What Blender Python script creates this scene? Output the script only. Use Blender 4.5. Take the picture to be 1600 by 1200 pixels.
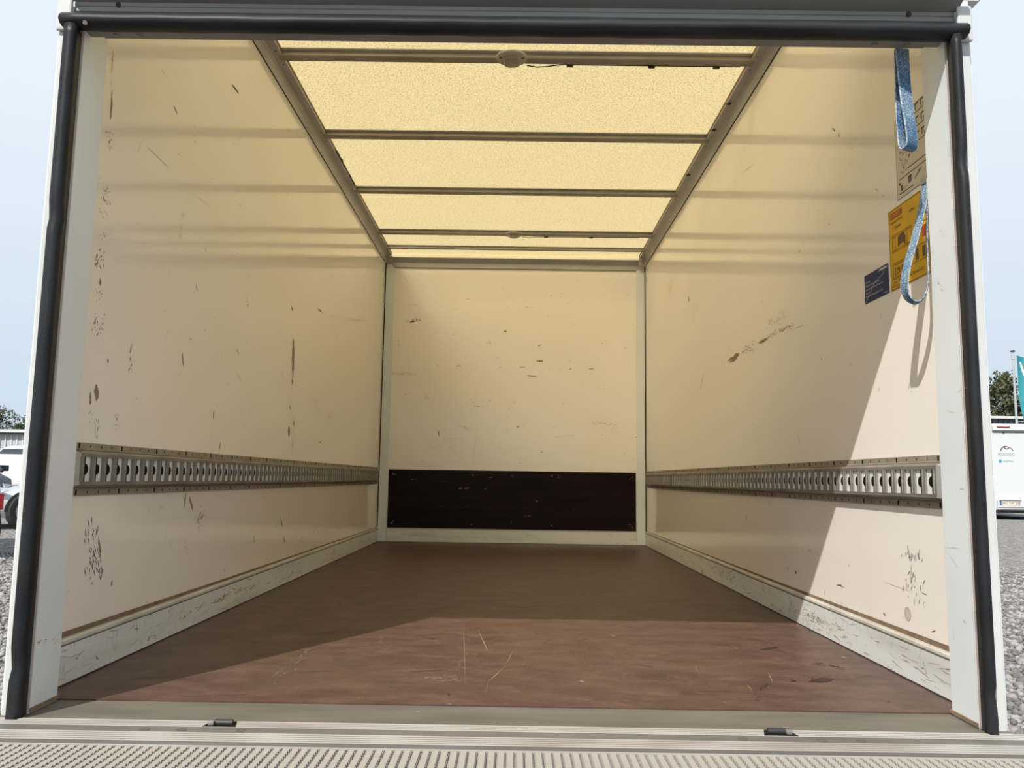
import bpy, math, random
import numpy as np
from mathutils import Matrix, Vector

for o in list(bpy.data.objects):
    bpy.data.objects.remove(o, do_unlink=True)
random.seed(7)
rng = np.random.default_rng(11)
S = bpy.context.scene
COL = S.collection
PI = math.pi

# ---------------------------------------------------------------- camera
def set_camera():
    yaw, pitch, roll, fpx = -0.0047, 0.1173, 0.0148, 1256.75
    cy, sy, cp, sp = math.cos(yaw), math.sin(yaw), math.cos(pitch), math.sin(pitch)
    f = Vector((sy*cp, cy*cp, sp)); r = Vector((cy, -sy, 0)); u = r.cross(f)
    r2 = r*math.cos(roll) + u*math.sin(roll); u2 = -r*math.sin(roll) + u*math.cos(roll)
    cd = bpy.data.cameras.new('camera'); cam = bpy.data.objects.new('camera', cd); COL.objects.link(cam)
    m = Matrix((r2, u2, -f)).transposed().to_4x4()
    m.translation = Vector((0.017, -1.8386, 0.4955))
    cam.matrix_world = m
    cd.sensor_fit = 'HORIZONTAL'; cd.sensor_width = 36.0; cd.lens = fpx/1600*36.0
    cd.clip_start = 0.02; cd.clip_end = 500
    S.camera = cam
set_camera()

# ---------------------------------------------------------------- sky, sun, exposure
w = bpy.data.worlds.new('sky'); S.world = w; w.use_nodes = True
nt = w.node_tree; nt.nodes.clear()
out = nt.nodes.new('ShaderNodeOutputWorld'); bg = nt.nodes.new('ShaderNodeBackground')
tc = nt.nodes.new('ShaderNodeTexCoord'); sx = nt.nodes.new('ShaderNodeSeparateXYZ'); rp = nt.nodes.new('ShaderNodeValToRGB')
nt.links.new(tc.outputs['Generated'], sx.inputs[0]); nt.links.new(sx.outputs['Z'], rp.inputs[0])
rp.color_ramp.elements[0].position = 0.0; rp.color_ramp.elements[0].color = (0.60, 0.72, 0.84, 1)
rp.color_ramp.elements[1].position = 0.40; rp.color_ramp.elements[1].color = (0.81, 0.89, 0.98, 1)
nt.links.new(rp.outputs[0], bg.inputs[0]); bg.inputs[1].default_value = 1.0
nt.links.new(bg.outputs[0], out.inputs[0])

sd = bpy.data.lights.new('sun', 'SUN'); sun = bpy.data.objects.new('sun', sd); COL.objects.link(sun)
sd.energy = 5.6; sd.angle = 0.009; sd.color = (1.0, 0.955, 0.885)
SUNDIR = Vector((0.564, 1.0, -1.19)).normalized()
sun.rotation_euler = SUNDIR.to_track_quat('-Z', 'Y').to_euler(); sun.location = (-4, -8, 9)

S.cycles.max_bounces = 16; S.cycles.diffuse_bounces = 12; S.cycles.glossy_bounces = 6
vs = S.view_settings
vs.view_transform = 'Standard'; vs.look = 'None'; vs.gamma = 1.0; vs.exposure = 0.0; vs.use_curve_mapping = False

# ---------------------------------------------------------------- materials
MAT = {}
def pm(name, col, rough=0.5, metal=0.0, spec=0.5, col2=None, scale=8.0, stretch=(1,1,1), lo=0.35, hi=0.65,
       bump=0.0, bscale=None, coat=0.0, detail=4.0, rough2=None, bdist=0.01):
    m = bpy.data.materials.new(name); m.use_nodes = True; n = m.node_tree; b = n.nodes['Principled BSDF']
    b.inputs['Base Color'].default_value = (*col, 1); b.inputs['Roughness'].default_value = rough
    b.inputs['Metallic'].default_value = metal; b.inputs['Specular IOR Level'].default_value = spec
    b.inputs['Coat Weight'].default_value = coat
    if col2 is not None or bump or rough2 is not None:
        t = n.nodes.new('ShaderNodeTexCoord'); mp = n.nodes.new('ShaderNodeMapping'); mp.inputs['Scale'].default_value = stretch
        n.links.new(t.outputs['Object'], mp.inputs[0])
        nz = n.nodes.new('ShaderNodeTexNoise'); nz.inputs['Scale'].default_value = scale; nz.inputs['Detail'].default_value = detail
        n.links.new(mp.outputs[0], nz.inputs['Vector'])
        mr = n.nodes.new('ShaderNodeMapRange'); mr.inputs[1].default_value = lo; mr.inputs[2].default_value = hi
        n.links.new(nz.outputs['Fac'], mr.inputs[0])
        if col2 is not None:
            mx = n.nodes.new('ShaderNodeMix'); mx.data_type = 'RGBA'
            mx.inputs[6].default_value = (*col, 1); mx.inputs[7].default_value = (*col2, 1)
            n.links.new(mr.outputs[0], mx.inputs[0]); n.links.new(mx.outputs[2], b.inputs['Base Color'])
        if rough2 is not None:
            m2 = n.nodes.new('ShaderNodeMapRange'); m2.inputs[3].default_value = rough; m2.inputs[4].default_value = rough2
            n.links.new(mr.outputs[0], m2.inputs[0]); n.links.new(m2.outputs[0], b.inputs['Roughness'])
        if bump:
            bz = n.nodes.new('ShaderNodeTexNoise'); bz.inputs['Scale'].default_value = bscale or scale*4; bz.inputs['Detail'].default_value = 2
            n.links.new(mp.outputs[0], bz.inputs['Vector'])
            bp = n.nodes.new('ShaderNodeBump'); bp.inputs['Strength'].default_value = bump; bp.inputs['Distance'].default_value = bdist
            n.links.new(bz.outputs['Fac'], bp.inputs['Height']); n.links.new(bp.outputs[0], b.inputs['Normal'])
    MAT[name] = m
    return m

def panel_material():                      # glossy cream GRP panel, slightly wavy, fine grime
    m = pm('cream_panel', (0.80, 0.73, 0.61), rough=0.09, spec=0.5)
    n = m.node_tree; b = n.nodes['Principled BSDF']
    t = n.nodes.new('ShaderNodeTexCoord')
    a = n.nodes.new('ShaderNodeTexNoise'); a.inputs['Scale'].default_value = 1.3; a.inputs['Detail'].default_value = 5
    n.links.new(t.outputs['Object'], a.inputs['Vector'])
    mx = n.nodes.new('ShaderNodeMix'); mx.data_type = 'RGBA'
    mx.inputs[6].default_value = (0.875, 0.835, 0.79, 1); mx.inputs[7].default_value = (0.835, 0.79, 0.735, 1)
    n.links.new(a.outputs['Fac'], mx.inputs[0])
    s = n.nodes.new('ShaderNodeTexNoise'); s.inputs['Scale'].default_value = 55; s.inputs['Detail'].default_value = 3
    n.links.new(t.outputs['Object'], s.inputs['Vector'])
    mr = n.nodes.new('ShaderNodeMapRange'); mr.inputs[1].default_value = 0.745; mr.inputs[2].default_value = 0.80
    n.links.new(s.outputs['Fac'], mr.inputs[0])
    mx2 = n.nodes.new('ShaderNodeMix'); mx2.data_type = 'RGBA'; mx2.inputs[7].default_value = (0.2, 0.15, 0.1, 1)
    n.links.new(mr.outputs[0], mx2.inputs[0]); n.links.new(mx.outputs[2], mx2.inputs[6]); n.links.new(mx2.outputs[2], b.inputs['Base Color'])
    z = n.nodes.new('ShaderNodeTexNoise'); z.inputs['Scale'].default_value = 7; z.inputs['Detail'].default_value = 3
    n.links.new(t.outputs['Object'], z.inputs['Vector'])
    bp = n.nodes.new('ShaderNodeBump'); bp.inputs['Strength'].default_value = 0.05; bp.inputs['Distance'].default_value = 0.01
    n.links.new(z.outputs['Fac'], bp.inputs['Height']); n.links.new(bp.outputs[0], b.inputs['Normal'])
panel_material()

def roof_material():                       # translucent glass-fibre roof sheet with specks of dirt
    m = bpy.data.materials.new('translucent_roof'); m.use_nodes = True; n = m.node_tree; n.nodes.clear()
    o = n.nodes.new('ShaderNodeOutputMaterial'); tr = n.nodes.new('ShaderNodeBsdfTranslucent'); df = n.nodes.new('ShaderNodeBsdfDiffuse')
    mxs = n.nodes.new('ShaderNodeMixShader'); mxs.inputs[0].default_value = 0.10
    t = n.nodes.new('ShaderNodeTexCoord')
    a = n.nodes.new('ShaderNodeTexNoise'); a.inputs['Scale'].default_value = 130; a.inputs['Detail'].default_value = 3; a.inputs['Roughness'].default_value = 0.7
    n.links.new(t.outputs['Object'], a.inputs['Vector'])
    mr = n.nodes.new('ShaderNodeMapRange'); mr.inputs[1].default_value = 0.46; mr.inputs[2].default_value = 0.66
    n.links.new(a.outputs['Fac'], mr.inputs[0])
    c = n.nodes.new('ShaderNodeTexNoise'); c.inputs['Scale'].default_value = 2.2; c.inputs['Detail'].default_value = 6
    n.links.new(t.outputs['Object'], c.inputs['Vector'])
    m0 = n.nodes.new('ShaderNodeMix'); m0.data_type = 'RGBA'; m0.inputs[6].default_value = (0.625, 0.48, 0.22, 1); m0.inputs[7].default_value = (0.57, 0.43, 0.185, 1)
    n.links.new(c.outputs['Fac'], m0.inputs[0])
    m1 = n.nodes.new('ShaderNodeMix'); m1.data_type = 'RGBA'; m1.inputs[7].default_value = (0.20, 0.145, 0.06, 1)
    n.links.new(mr.outputs[0], m1.inputs[0]); n.links.new(m0.outputs[2], m1.inputs[6])
    n.links.new(m1.outputs[2], tr.inputs[0]); df.inputs[0].default_value = (0.75, 0.68, 0.45, 1)
    fw = n.nodes.new('ShaderNodeBsdfRefraction'); fw.inputs['Color'].default_value = (0.88, 0.76, 0.50, 1); fw.inputs['Roughness'].default_value = 0.9; fw.inputs['IOR'].default_value = 1.35
    mf = n.nodes.new('ShaderNodeMixShader'); mf.inputs[0].default_value = 0.26          # part of the light goes on forwards, softly scattered
    n.links.new(tr.outputs[0], mf.inputs[1]); n.links.new(fw.outputs[0], mf.inputs[2]); n.links.new(mf.outputs[0], mxs.inputs[1]); n.links.new(df.outputs[0], mxs.inputs[2]); n.links.new(mxs.outputs[0], o.inputs[0])
    MAT['translucent_roof'] = m
roof_material()

def floor_material():                      # brown phenolic plywood with fine anti-slip mesh
    m = pm('brown_plywood', (0.2, 0.12, 0.09), rough=0.42, spec=0.4)
    n = m.node_tree; b = n.nodes['Principled BSDF']; t = n.nodes.new('ShaderNodeTexCoord')
    mp = n.nodes.new('ShaderNodeMapping'); mp.inputs['Scale'].default_value = (1.4, 2.6, 1); n.links.new(t.outputs['Object'], mp.inputs[0])
    a = n.nodes.new('ShaderNodeTexNoise'); a.inputs['Scale'].default_value = 4.5; a.inputs['Detail'].default_value = 10; a.inputs['Roughness'].default_value = 0.72
    n.links.new(mp.outputs[0], a.inputs['Vector'])
    r = n.nodes.new('ShaderNodeValToRGB'); e = r.color_ramp.elements
    e[0].position = 0.36; e[0].color = (0.052, 0.026, 0.020, 1); e[1].position = 0.66; e[1].color = (0.122, 0.068, 0.054, 1)
    k = e.new(0.5); k.color = (0.080, 0.042, 0.034, 1)
    n.links.new(a.outputs['Fac'], r.inputs[0])
    c = n.nodes.new('ShaderNodeTexNoise'); c.inputs['Scale'].default_value = 1.8; c.inputs['Detail'].default_value = 6; n.links.new(t.outputs['Object'], c.inputs['Vector'])
    mr = n.nodes.new('ShaderNodeMapRange'); mr.inputs[1].default_value = 0.5; mr.inputs[2].default_value = 0.75; n.links.new(c.outputs['Fac'], mr.inputs[0])
    mx = n.nodes.new('ShaderNodeMix'); mx.data_type = 'RGBA'; mx.inputs[7].default_value = (0.098, 0.066, 0.043, 1)
    mu = n.nodes.new('ShaderNodeMath'); mu.operation = 'MULTIPLY'; mu.inputs[1].default_value = 0.6; n.links.new(mr.outputs[0], mu.inputs[0])
    n.links.new(mu.outputs[0], mx.inputs[0]); n.links.new(r.outputs[0], mx.inputs[6]); n.links.new(mx.outputs[2], b.inputs['Base Color'])
    v = n.nodes.new('ShaderNodeTexVoronoi'); v.inputs['Scale'].default_value = 170; n.links.new(t.outputs['Object'], v.inputs['Vector'])
    bp = n.nodes.new('ShaderNodeBump'); bp.inputs['Strength'].default_value = 0.25; bp.inputs['Distance'].default_value = 0.002
    n.links.new(v.outputs['Distance'], bp.inputs['Height']); n.links.new(bp.outputs[0], b.inputs['Normal'])
floor_material()

def gravel_material():
    m = pm('gravel_ground', (0.2, 0.19, 0.18), rough=0.95, spec=0.2)
    n = m.node_tree; b = n.nodes['Principled BSDF']; t = n.nodes.new('ShaderNodeTexCoord')
    v = n.nodes.new('ShaderNodeTexVoronoi'); v.inputs['Scale'].default_value = 22; n.links.new(t.outputs['Object'], v.inputs['Vector'])
    r = n.nodes.new('ShaderNodeValToRGB'); e = r.color_ramp.elements
    e[0].color = (0.10, 0.096, 0.092, 1); e[1].color = (0.36, 0.345, 0.333, 1)
    n.links.new(v.outputs['Color'], r.inputs[0]); n.links.new(r.outputs[0], b.inputs['Base Color'])
    bp = n.nodes.new('ShaderNodeBump'); bp.inputs['Strength'].default_value = 1.0; bp.inputs['Distance'].default_value = 0.04; bp.invert = True
    n.links.new(v.outputs['Distance'], bp.inputs['Height']); n.links.new(bp.outputs[0], b.inputs['Normal'])
gravel_material()

pm('grey_white_paint', (0.72, 0.77, 0.79), rough=0.30, col2=(0.67, 0.715, 0.735), scale=3, bump=0.03, bscale=9)
pm('skirting_alu', (0.70, 0.725, 0.72), rough=0.35, col2=(0.50, 0.50, 0.46), scale=2.2, stretch=(1, 0.6, 5), lo=0.5, hi=0.85, detail=8)
pm('skirting_bead', (0.56, 0.56, 0.53), rough=0.3, col2=(0.42, 0.40, 0.36), scale=6)
pm('raw_edge', (0.24, 0.165, 0.105), rough=0.9, col2=(0.17, 0.115, 0.075), scale=30)
pm('groove_dark', (0.10, 0.085, 0.075), rough=0.7)
pm('dark_joint', (0.035, 0.03, 0.025), rough=0.8)
pm('white_skin', (0.56, 0.57, 0.56), rough=0.28, col2=(0.52, 0.53, 0.52), scale=4)
pm('anodised_rail', (0.46, 0.455, 0.45), rough=0.38, metal=0.15, col2=(0.40, 0.395, 0.39), scale=4)
pm('anodised_header', (0.27, 0.265, 0.25), rough=0.5, metal=0.1, col2=(0.22, 0.215, 0.205), scale=5, stretch=(0.4, 1, 6))
pm('soffit_grey', (0.22, 0.215, 0.20), rough=0.6, col2=(0.18, 0.175, 0.165), scale=3)
pm('lip_metal', (0.30, 0.285, 0.275), rough=0.45, metal=0.3, col2=(0.22, 0.20, 0.19), scale=5, stretch=(0.5, 1, 8))
pm('bow_metal', (0.36, 0.33, 0.28), rough=0.5, metal=0.35, col2=(0.30, 0.275, 0.235), scale=5)
pm('black_rubber', (0.011, 0.012, 0.014), rough=0.45, spec=0.2, col2=(0.022, 0.023, 0.025), scale=9, stretch=(3, 3, 0.6), bump=0.35, bscale=14, bdist=0.006)
pm('rubber_header', (0.012, 0.013, 0.015), rough=0.5, spec=0.2, col2=(0.026, 0.027, 0.029), scale=9, stretch=(0.4, 3, 3), bump=0.25, bscale=10)
pm('trim_strip', (0.40, 0.34, 0.32), rough=0.5, col2=(0.32, 0.27, 0.25), scale=9)
pm('steel_track', (0.27, 0.26, 0.235), rough=0.45, metal=0.35, col2=(0.19, 0.18, 0.162), scale=7, stretch=(1, 1, 3), rough2=0.55)
pm('steel_flange', (0.33, 0.29, 0.23), rough=0.5, metal=0.15, col2=(0.27, 0.235, 0.185), scale=8)
pm('track_dark', (0.008, 0.007, 0.006), rough=0.7, spec=0.1)
pm('track_back', (0.80, 0.79, 0.78), rough=0.4, col2=(0.70, 0.68, 0.66), scale=9)
pm('black_panel', (0.0085, 0.0045, 0.004), rough=0.4, spec=0.12, col2=(0.016, 0.006, 0.005), scale=4, stretch=(0.4, 1, 5))
pm('sill_rubber', (0.096, 0.088, 0.072), rough=0.6, col2=(0.145, 0.13, 0.105), scale=5, stretch=(0.6, 3, 1), detail=8)
pm('sill_alu', (0.50, 0.475, 0.44), rough=0.45, metal=0.25, col2=(0.30, 0.25, 0.225), scale=3, stretch=(0.7, 5, 1), lo=0.5, hi=0.8, detail=8)
pm('sill_channel', (0.17, 0.16, 0.145), rough=0.55, metal=0.2, col2=(0.13, 0.12, 0.108), scale=4, stretch=(0.6, 3, 1), detail=6)
pm('platform_alu', (0.34, 0.315, 0.28), rough=0.55, metal=0.1, col2=(0.24, 0.22, 0.195), scale=3.5, detail=9)
pm('platform_groove', (0.11, 0.10, 0.085), rough=0.75, metal=0.0)
pm('lamp_base', (0.52, 0.51, 0.47), rough=0.5, col2=(0.46, 0.45, 0.40), scale=30)
pm('lamp_lens', (0.36, 0.33, 0.28), rough=0.3)
pm('hole_dark', (0.03, 0.025, 0.02), rough=0.7)
pm('brown_scuff', (0.31, 0.215, 0.15), rough=0.8)
pm('black_scuff', (0.11, 0.09, 0.07), rough=0.8)
pm('grey_scuff', (0.50, 0.44, 0.36), rough=0.7)
pm('light_scuff', (0.45, 0.40, 0.36), rough=0.7)
pm('red_scuff', (0.05, 0.03, 0.028), rough=0.6)
pm('tan_smear', (0.150, 0.106, 0.074), rough=0.7)
pm('worn_floor', (0.108, 0.064, 0.051), rough=0.6, col2=(0.088, 0.048, 0.038), scale=25)
pm('tan_dirt', (0.44, 0.38, 0.30), rough=0.8)
pm('straw', (0.26, 0.185, 0.10), rough=0.8)
pm('chalk', (0.30, 0.25, 0.22), rough=0.9)
pm('wet_stain', (0.040, 0.020, 0.016), rough=0.5, spec=0.15)
pm('rust_orange', (0.45, 0.20, 0.06), rough=0.85)
pm('label_yellow', (0.78, 0.45, 0.012), rough=0.45, spec=0.3, col2=(0.69, 0.385, 0.01), scale=12)
pm('label_white', (0.62, 0.56, 0.46), rough=0.35)
pm('label_blue', (0.016, 0.036, 0.13), rough=0.5, spec=0.2, col2=(0.012, 0.027, 0.10), scale=12)
pm('ink_black', (0.04, 0.03, 0.02), rough=0.5)
pm('ink_brown', (0.13, 0.05, 0.01), rough=0.5)
pm('ink_red', (0.42, 0.06, 0.01), rough=0.5)
pm('ink_white', (0.50, 0.53, 0.58), rough=0.5)
pm('ink_grey', (0.20, 0.205, 0.20), rough=0.5)
pm('ink_teal', (0.06, 0.30, 0.32), rough=0.5)
pm('ink_blue', (0.03, 0.10, 0.42), rough=0.5)
def web_material():                        # woven polyester webbing
    m = pm('blue_webbing', (0.04, 0.17, 0.36), rough=0.75, spec=0.25)
    n = m.node_tree; b = n.nodes['Principled BSDF']; t = n.nodes.new('ShaderNodeTexCoord')
    v = n.nodes.new('ShaderNodeTexVoronoi'); v.inputs['Scale'].default_value = 330; n.links.new(t.outputs['Object'], v.inputs['Vector'])
    a = n.nodes.new('ShaderNodeTexNoise'); a.inputs['Scale'].default_value = 16; n.links.new(t.outputs['Object'], a.inputs['Vector'])
    mu = n.nodes.new('ShaderNodeMath'); mu.operation = 'MULTIPLY'; n.links.new(v.outputs['Distance'], mu.inputs[0]); n.links.new(a.outputs['Fac'], mu.inputs[1])
    r = n.nodes.new('ShaderNodeValToRGB'); e = r.color_ramp.elements
    e[0].position = 0.12; e[0].color = (0.014, 0.10, 0.24, 1); e[1].position = 0.42; e[1].color = (0.34, 0.42, 0.47, 1)
    n.links.new(mu.outputs[0], r.inputs[0]); n.links.new(r.outputs[0], b.inputs['Base Color'])
    bp = n.nodes.new('ShaderNodeBump'); bp.inputs['Strength'].default_value = 0.6; bp.inputs['Distance'].default_value = 0.002
    n.links.new(v.outputs['Distance'], bp.inputs['Height']); n.links.new(bp.outputs[0], b.inputs['Normal'])
web_material()
pm('webbing_edge', (0.42, 0.46, 0.49), rough=0.8, col2=(0.10, 0.18, 0.27), scale=180, lo=0.45, hi=0.6)
pm('stone', (0.14, 0.135, 0.13), rough=0.9, spec=0.25, col2=(0.32, 0.305, 0.295), scale=14, lo=0.4, hi=0.62, detail=1)
pm('white_car_paint', (0.58, 0.59, 0.59), rough=0.15, coat=0.5)
pm('dark_car_paint', (0.020, 0.027, 0.042), rough=0.35, spec=0.25)
pm('pale_car_paint', (0.30, 0.37, 0.40), rough=0.25, metal=0.3, coat=0.5)
pm('car_glass', (0.03, 0.035, 0.04), rough=0.08, spec=0.6)
pm('tyre', (0.02, 0.02, 0.02), rough=0.8)
pm('rim', (0.35, 0.35, 0.36), rough=0.3, metal=0.8)
pm('head_lamp', (0.55, 0.57, 0.60), rough=0.12, metal=0.5)
pm('tail_lamp', (0.30, 0.015, 0.02), rough=0.2)
pm('plastic_black', (0.02, 0.02, 0.022), rough=0.55)
pm('bark', (0.10, 0.07, 0.05), rough=0.9, col2=(0.06, 0.045, 0.03), scale=6)
pm('leaves_dark', (0.022, 0.036, 0.013), rough=0.7, col2=(0.06, 0.078, 0.028), scale=1.2)
pm('leaves_olive', (0.032, 0.044, 0.017), rough=0.7, col2=(0.085, 0.09, 0.038), scale=1.2)
pm('cladding_light', (0.42, 0.44, 0.45), rough=0.5, col2=(0.36, 0.38, 0.39), scale=2)
pm('cladding_dark', (0.065, 0.085, 0.11), rough=0.5, col2=(0.05, 0.065, 0.09), scale=2)
pm('roof_edge', (0.55, 0.56, 0.56), rough=0.5)
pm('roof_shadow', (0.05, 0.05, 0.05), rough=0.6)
pm('flag_teal', (0.02, 0.22, 0.26), rough=0.7)
pm('pole_alu', (0.55, 0.56, 0.57), rough=0.35, metal=0.6)

# ---------------------------------------------------------------- helpers
ORG = {}
class MB:
    """collects simple shapes into one mesh"""
    def __init__(s): s.v = []; s.f = []
    def add(s, vs, fs):
        k = len(s.v); s.v += [tuple(p) for p in vs]; s.f += [tuple(i+k for i in f) for f in fs]; return s
    def box(s, x0, x1, y0, y1, z0, z1):
        x0, x1 = min(x0, x1), max(x0, x1); y0, y1 = min(y0, y1), max(y0, y1); z0, z1 = min(z0, z1), max(z0, z1)
        return s.add([(x0,y0,z0),(x1,y0,z0),(x1,y1,z0),(x0,y1,z0),(x0,y0,z1),(x1,y0,z1),(x1,y1,z1),(x0,y1,z1)],
                     [(3,2,1,0),(4,5,6,7),(0,1,5,4),(1,2,6,5),(2,3,7,6),(3,0,4,7)])
    def prism(s, pts, axis, a, b):
        """extrude a closed outline of (p,q) along axis 0/1/2"""
        n = len(pts)
        def at(p, t):
            return {0: (t, p[0], p[1]), 1: (p[0], t, p[1]), 2: (p[0], p[1], t)}[axis]
        return s.add([at(p, a) for p in pts]+[at(p, b) for p in pts],
                     [tuple(range(n-1, -1, -1)), tuple(range(n, 2*n))]+[(i, (i+1) % n, n+(i+1) % n, n+i) for i in range(n)])
    def tube(s, path, r, n=8, r1=None):
        path = [Vector(p) for p in path]; rings = []
        for i, p in enumerate(path):
            d = (path[min(i+1, len(path)-1)]-path[max(i-1, 0)]).normalized()
            a = d.orthogonal().normalized(); b = d.cross(a)
            rr = r if r1 is None else r+(r1-r)*i/(len(path)-1)
            rings.append([p+(a*math.cos(2*PI*k/n)+b*math.sin(2*PI*k/n))*rr for k in range(n)])
        vs = [q for g in rings for q in g]; fs = []
        for i in range(len(path)-1):
            for k in range(n): fs.append((i*n+k, i*n+(k+1) % n, (i+1)*n+(k+1) % n, (i+1)*n+k))
        fs += [tuple(range(n-1, -1, -1)), tuple(range((len(path)-1)*n, len(path)*n))]
        return s.add(vs, fs)
    def loft(s, rings, cap=True):
        n = len(rings[0]); vs = [q for g in rings for q in g]; fs = []
        for i in range(len(rings)-1):
            for k in range(n): fs.append((i*n+k, i*n+(k+1) % n, (i+1)*n+(k+1) % n, (i+1)*n+k))
        if cap: fs += [tuple(range(n-1, -1, -1)), tuple(range((len(rings)-1)*n, len(rings)*n))]
        return s.add(vs, fs)
    def build(s, name, mat, parent=None, smooth=False, bevel=0.0, seg=2, local=False):
        me = bpy.data.meshes.new(name)
        org = Vector((0, 0, 0))
        if parent is not None and not local: org = ORG.get(parent.name, org)
        me.from_pydata([tuple(Vector(p)-org) for p in s.v], [], s.f); me.update()
        import bmesh
        bm = bmesh.new(); bm.from_mesh(me); bmesh.ops.recalc_face_normals(bm, faces=bm.faces); bm.to_mesh(me); bm.free()
        me.materials.append(MAT[mat])
        if smooth:
            for p in me.polygons: p.use_smooth = True
        o = bpy.data.objects.new(name, me); COL.objects.link(o)
        if parent is not None: o.parent = parent; ORG[o.name] = org
        if bevel:
            b = o.modifiers.new('bevel', 'BEVEL'); b.width = bevel; b.segments = seg; b.limit_method = 'ANGLE'
        return o
def tag(o, label=None, cat=None, group=None, kind=None):
    if label: o['label'] = label
    if cat: o['category'] = cat
    if group: o['group'] = group
    if kind: o['kind'] = kind
    return o
def thing(name, label, cat, loc, group=None, rz=0.0):
    o = bpy.data.objects.new(name, None); COL.objects.link(o); o.location = loc; o.rotation_euler = (0, 0, rz)
    o.empty_display_size = 0.1
    ORG[o.name] = Vector(loc); return tag(o, label, cat, group)
def struct(o, label=None): return tag(o, label, None, None, 'structure')
def dup(o, parent, loc):
    c = o.copy(); COL.objects.link(c); c.parent = parent; c.location = loc; return c
def text_mesh(txt, size, font_scale_x=1.0):
    cu = bpy.data.curves.new('lettering', 'FONT'); cu.body = txt; cu.size = size; cu.align_x = 'LEFT'; cu.resolution_u = 2
    ob = bpy.data.objects.new('lettering', cu); COL.objects.link(ob)
    dg = bpy.context.evaluated_depsgraph_get(); me = bpy.data.meshes.new_from_object(ob.evaluated_get(dg))
    bpy.data.objects.remove(ob, do_unlink=True)
    vs = [(p.co.x*font_scale_x, p.co.y) for p in me.vertices]; fs = [tuple(p.vertices) for p in me.polygons]
    bpy.data.meshes.remove(me); return vs, fs

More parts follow.
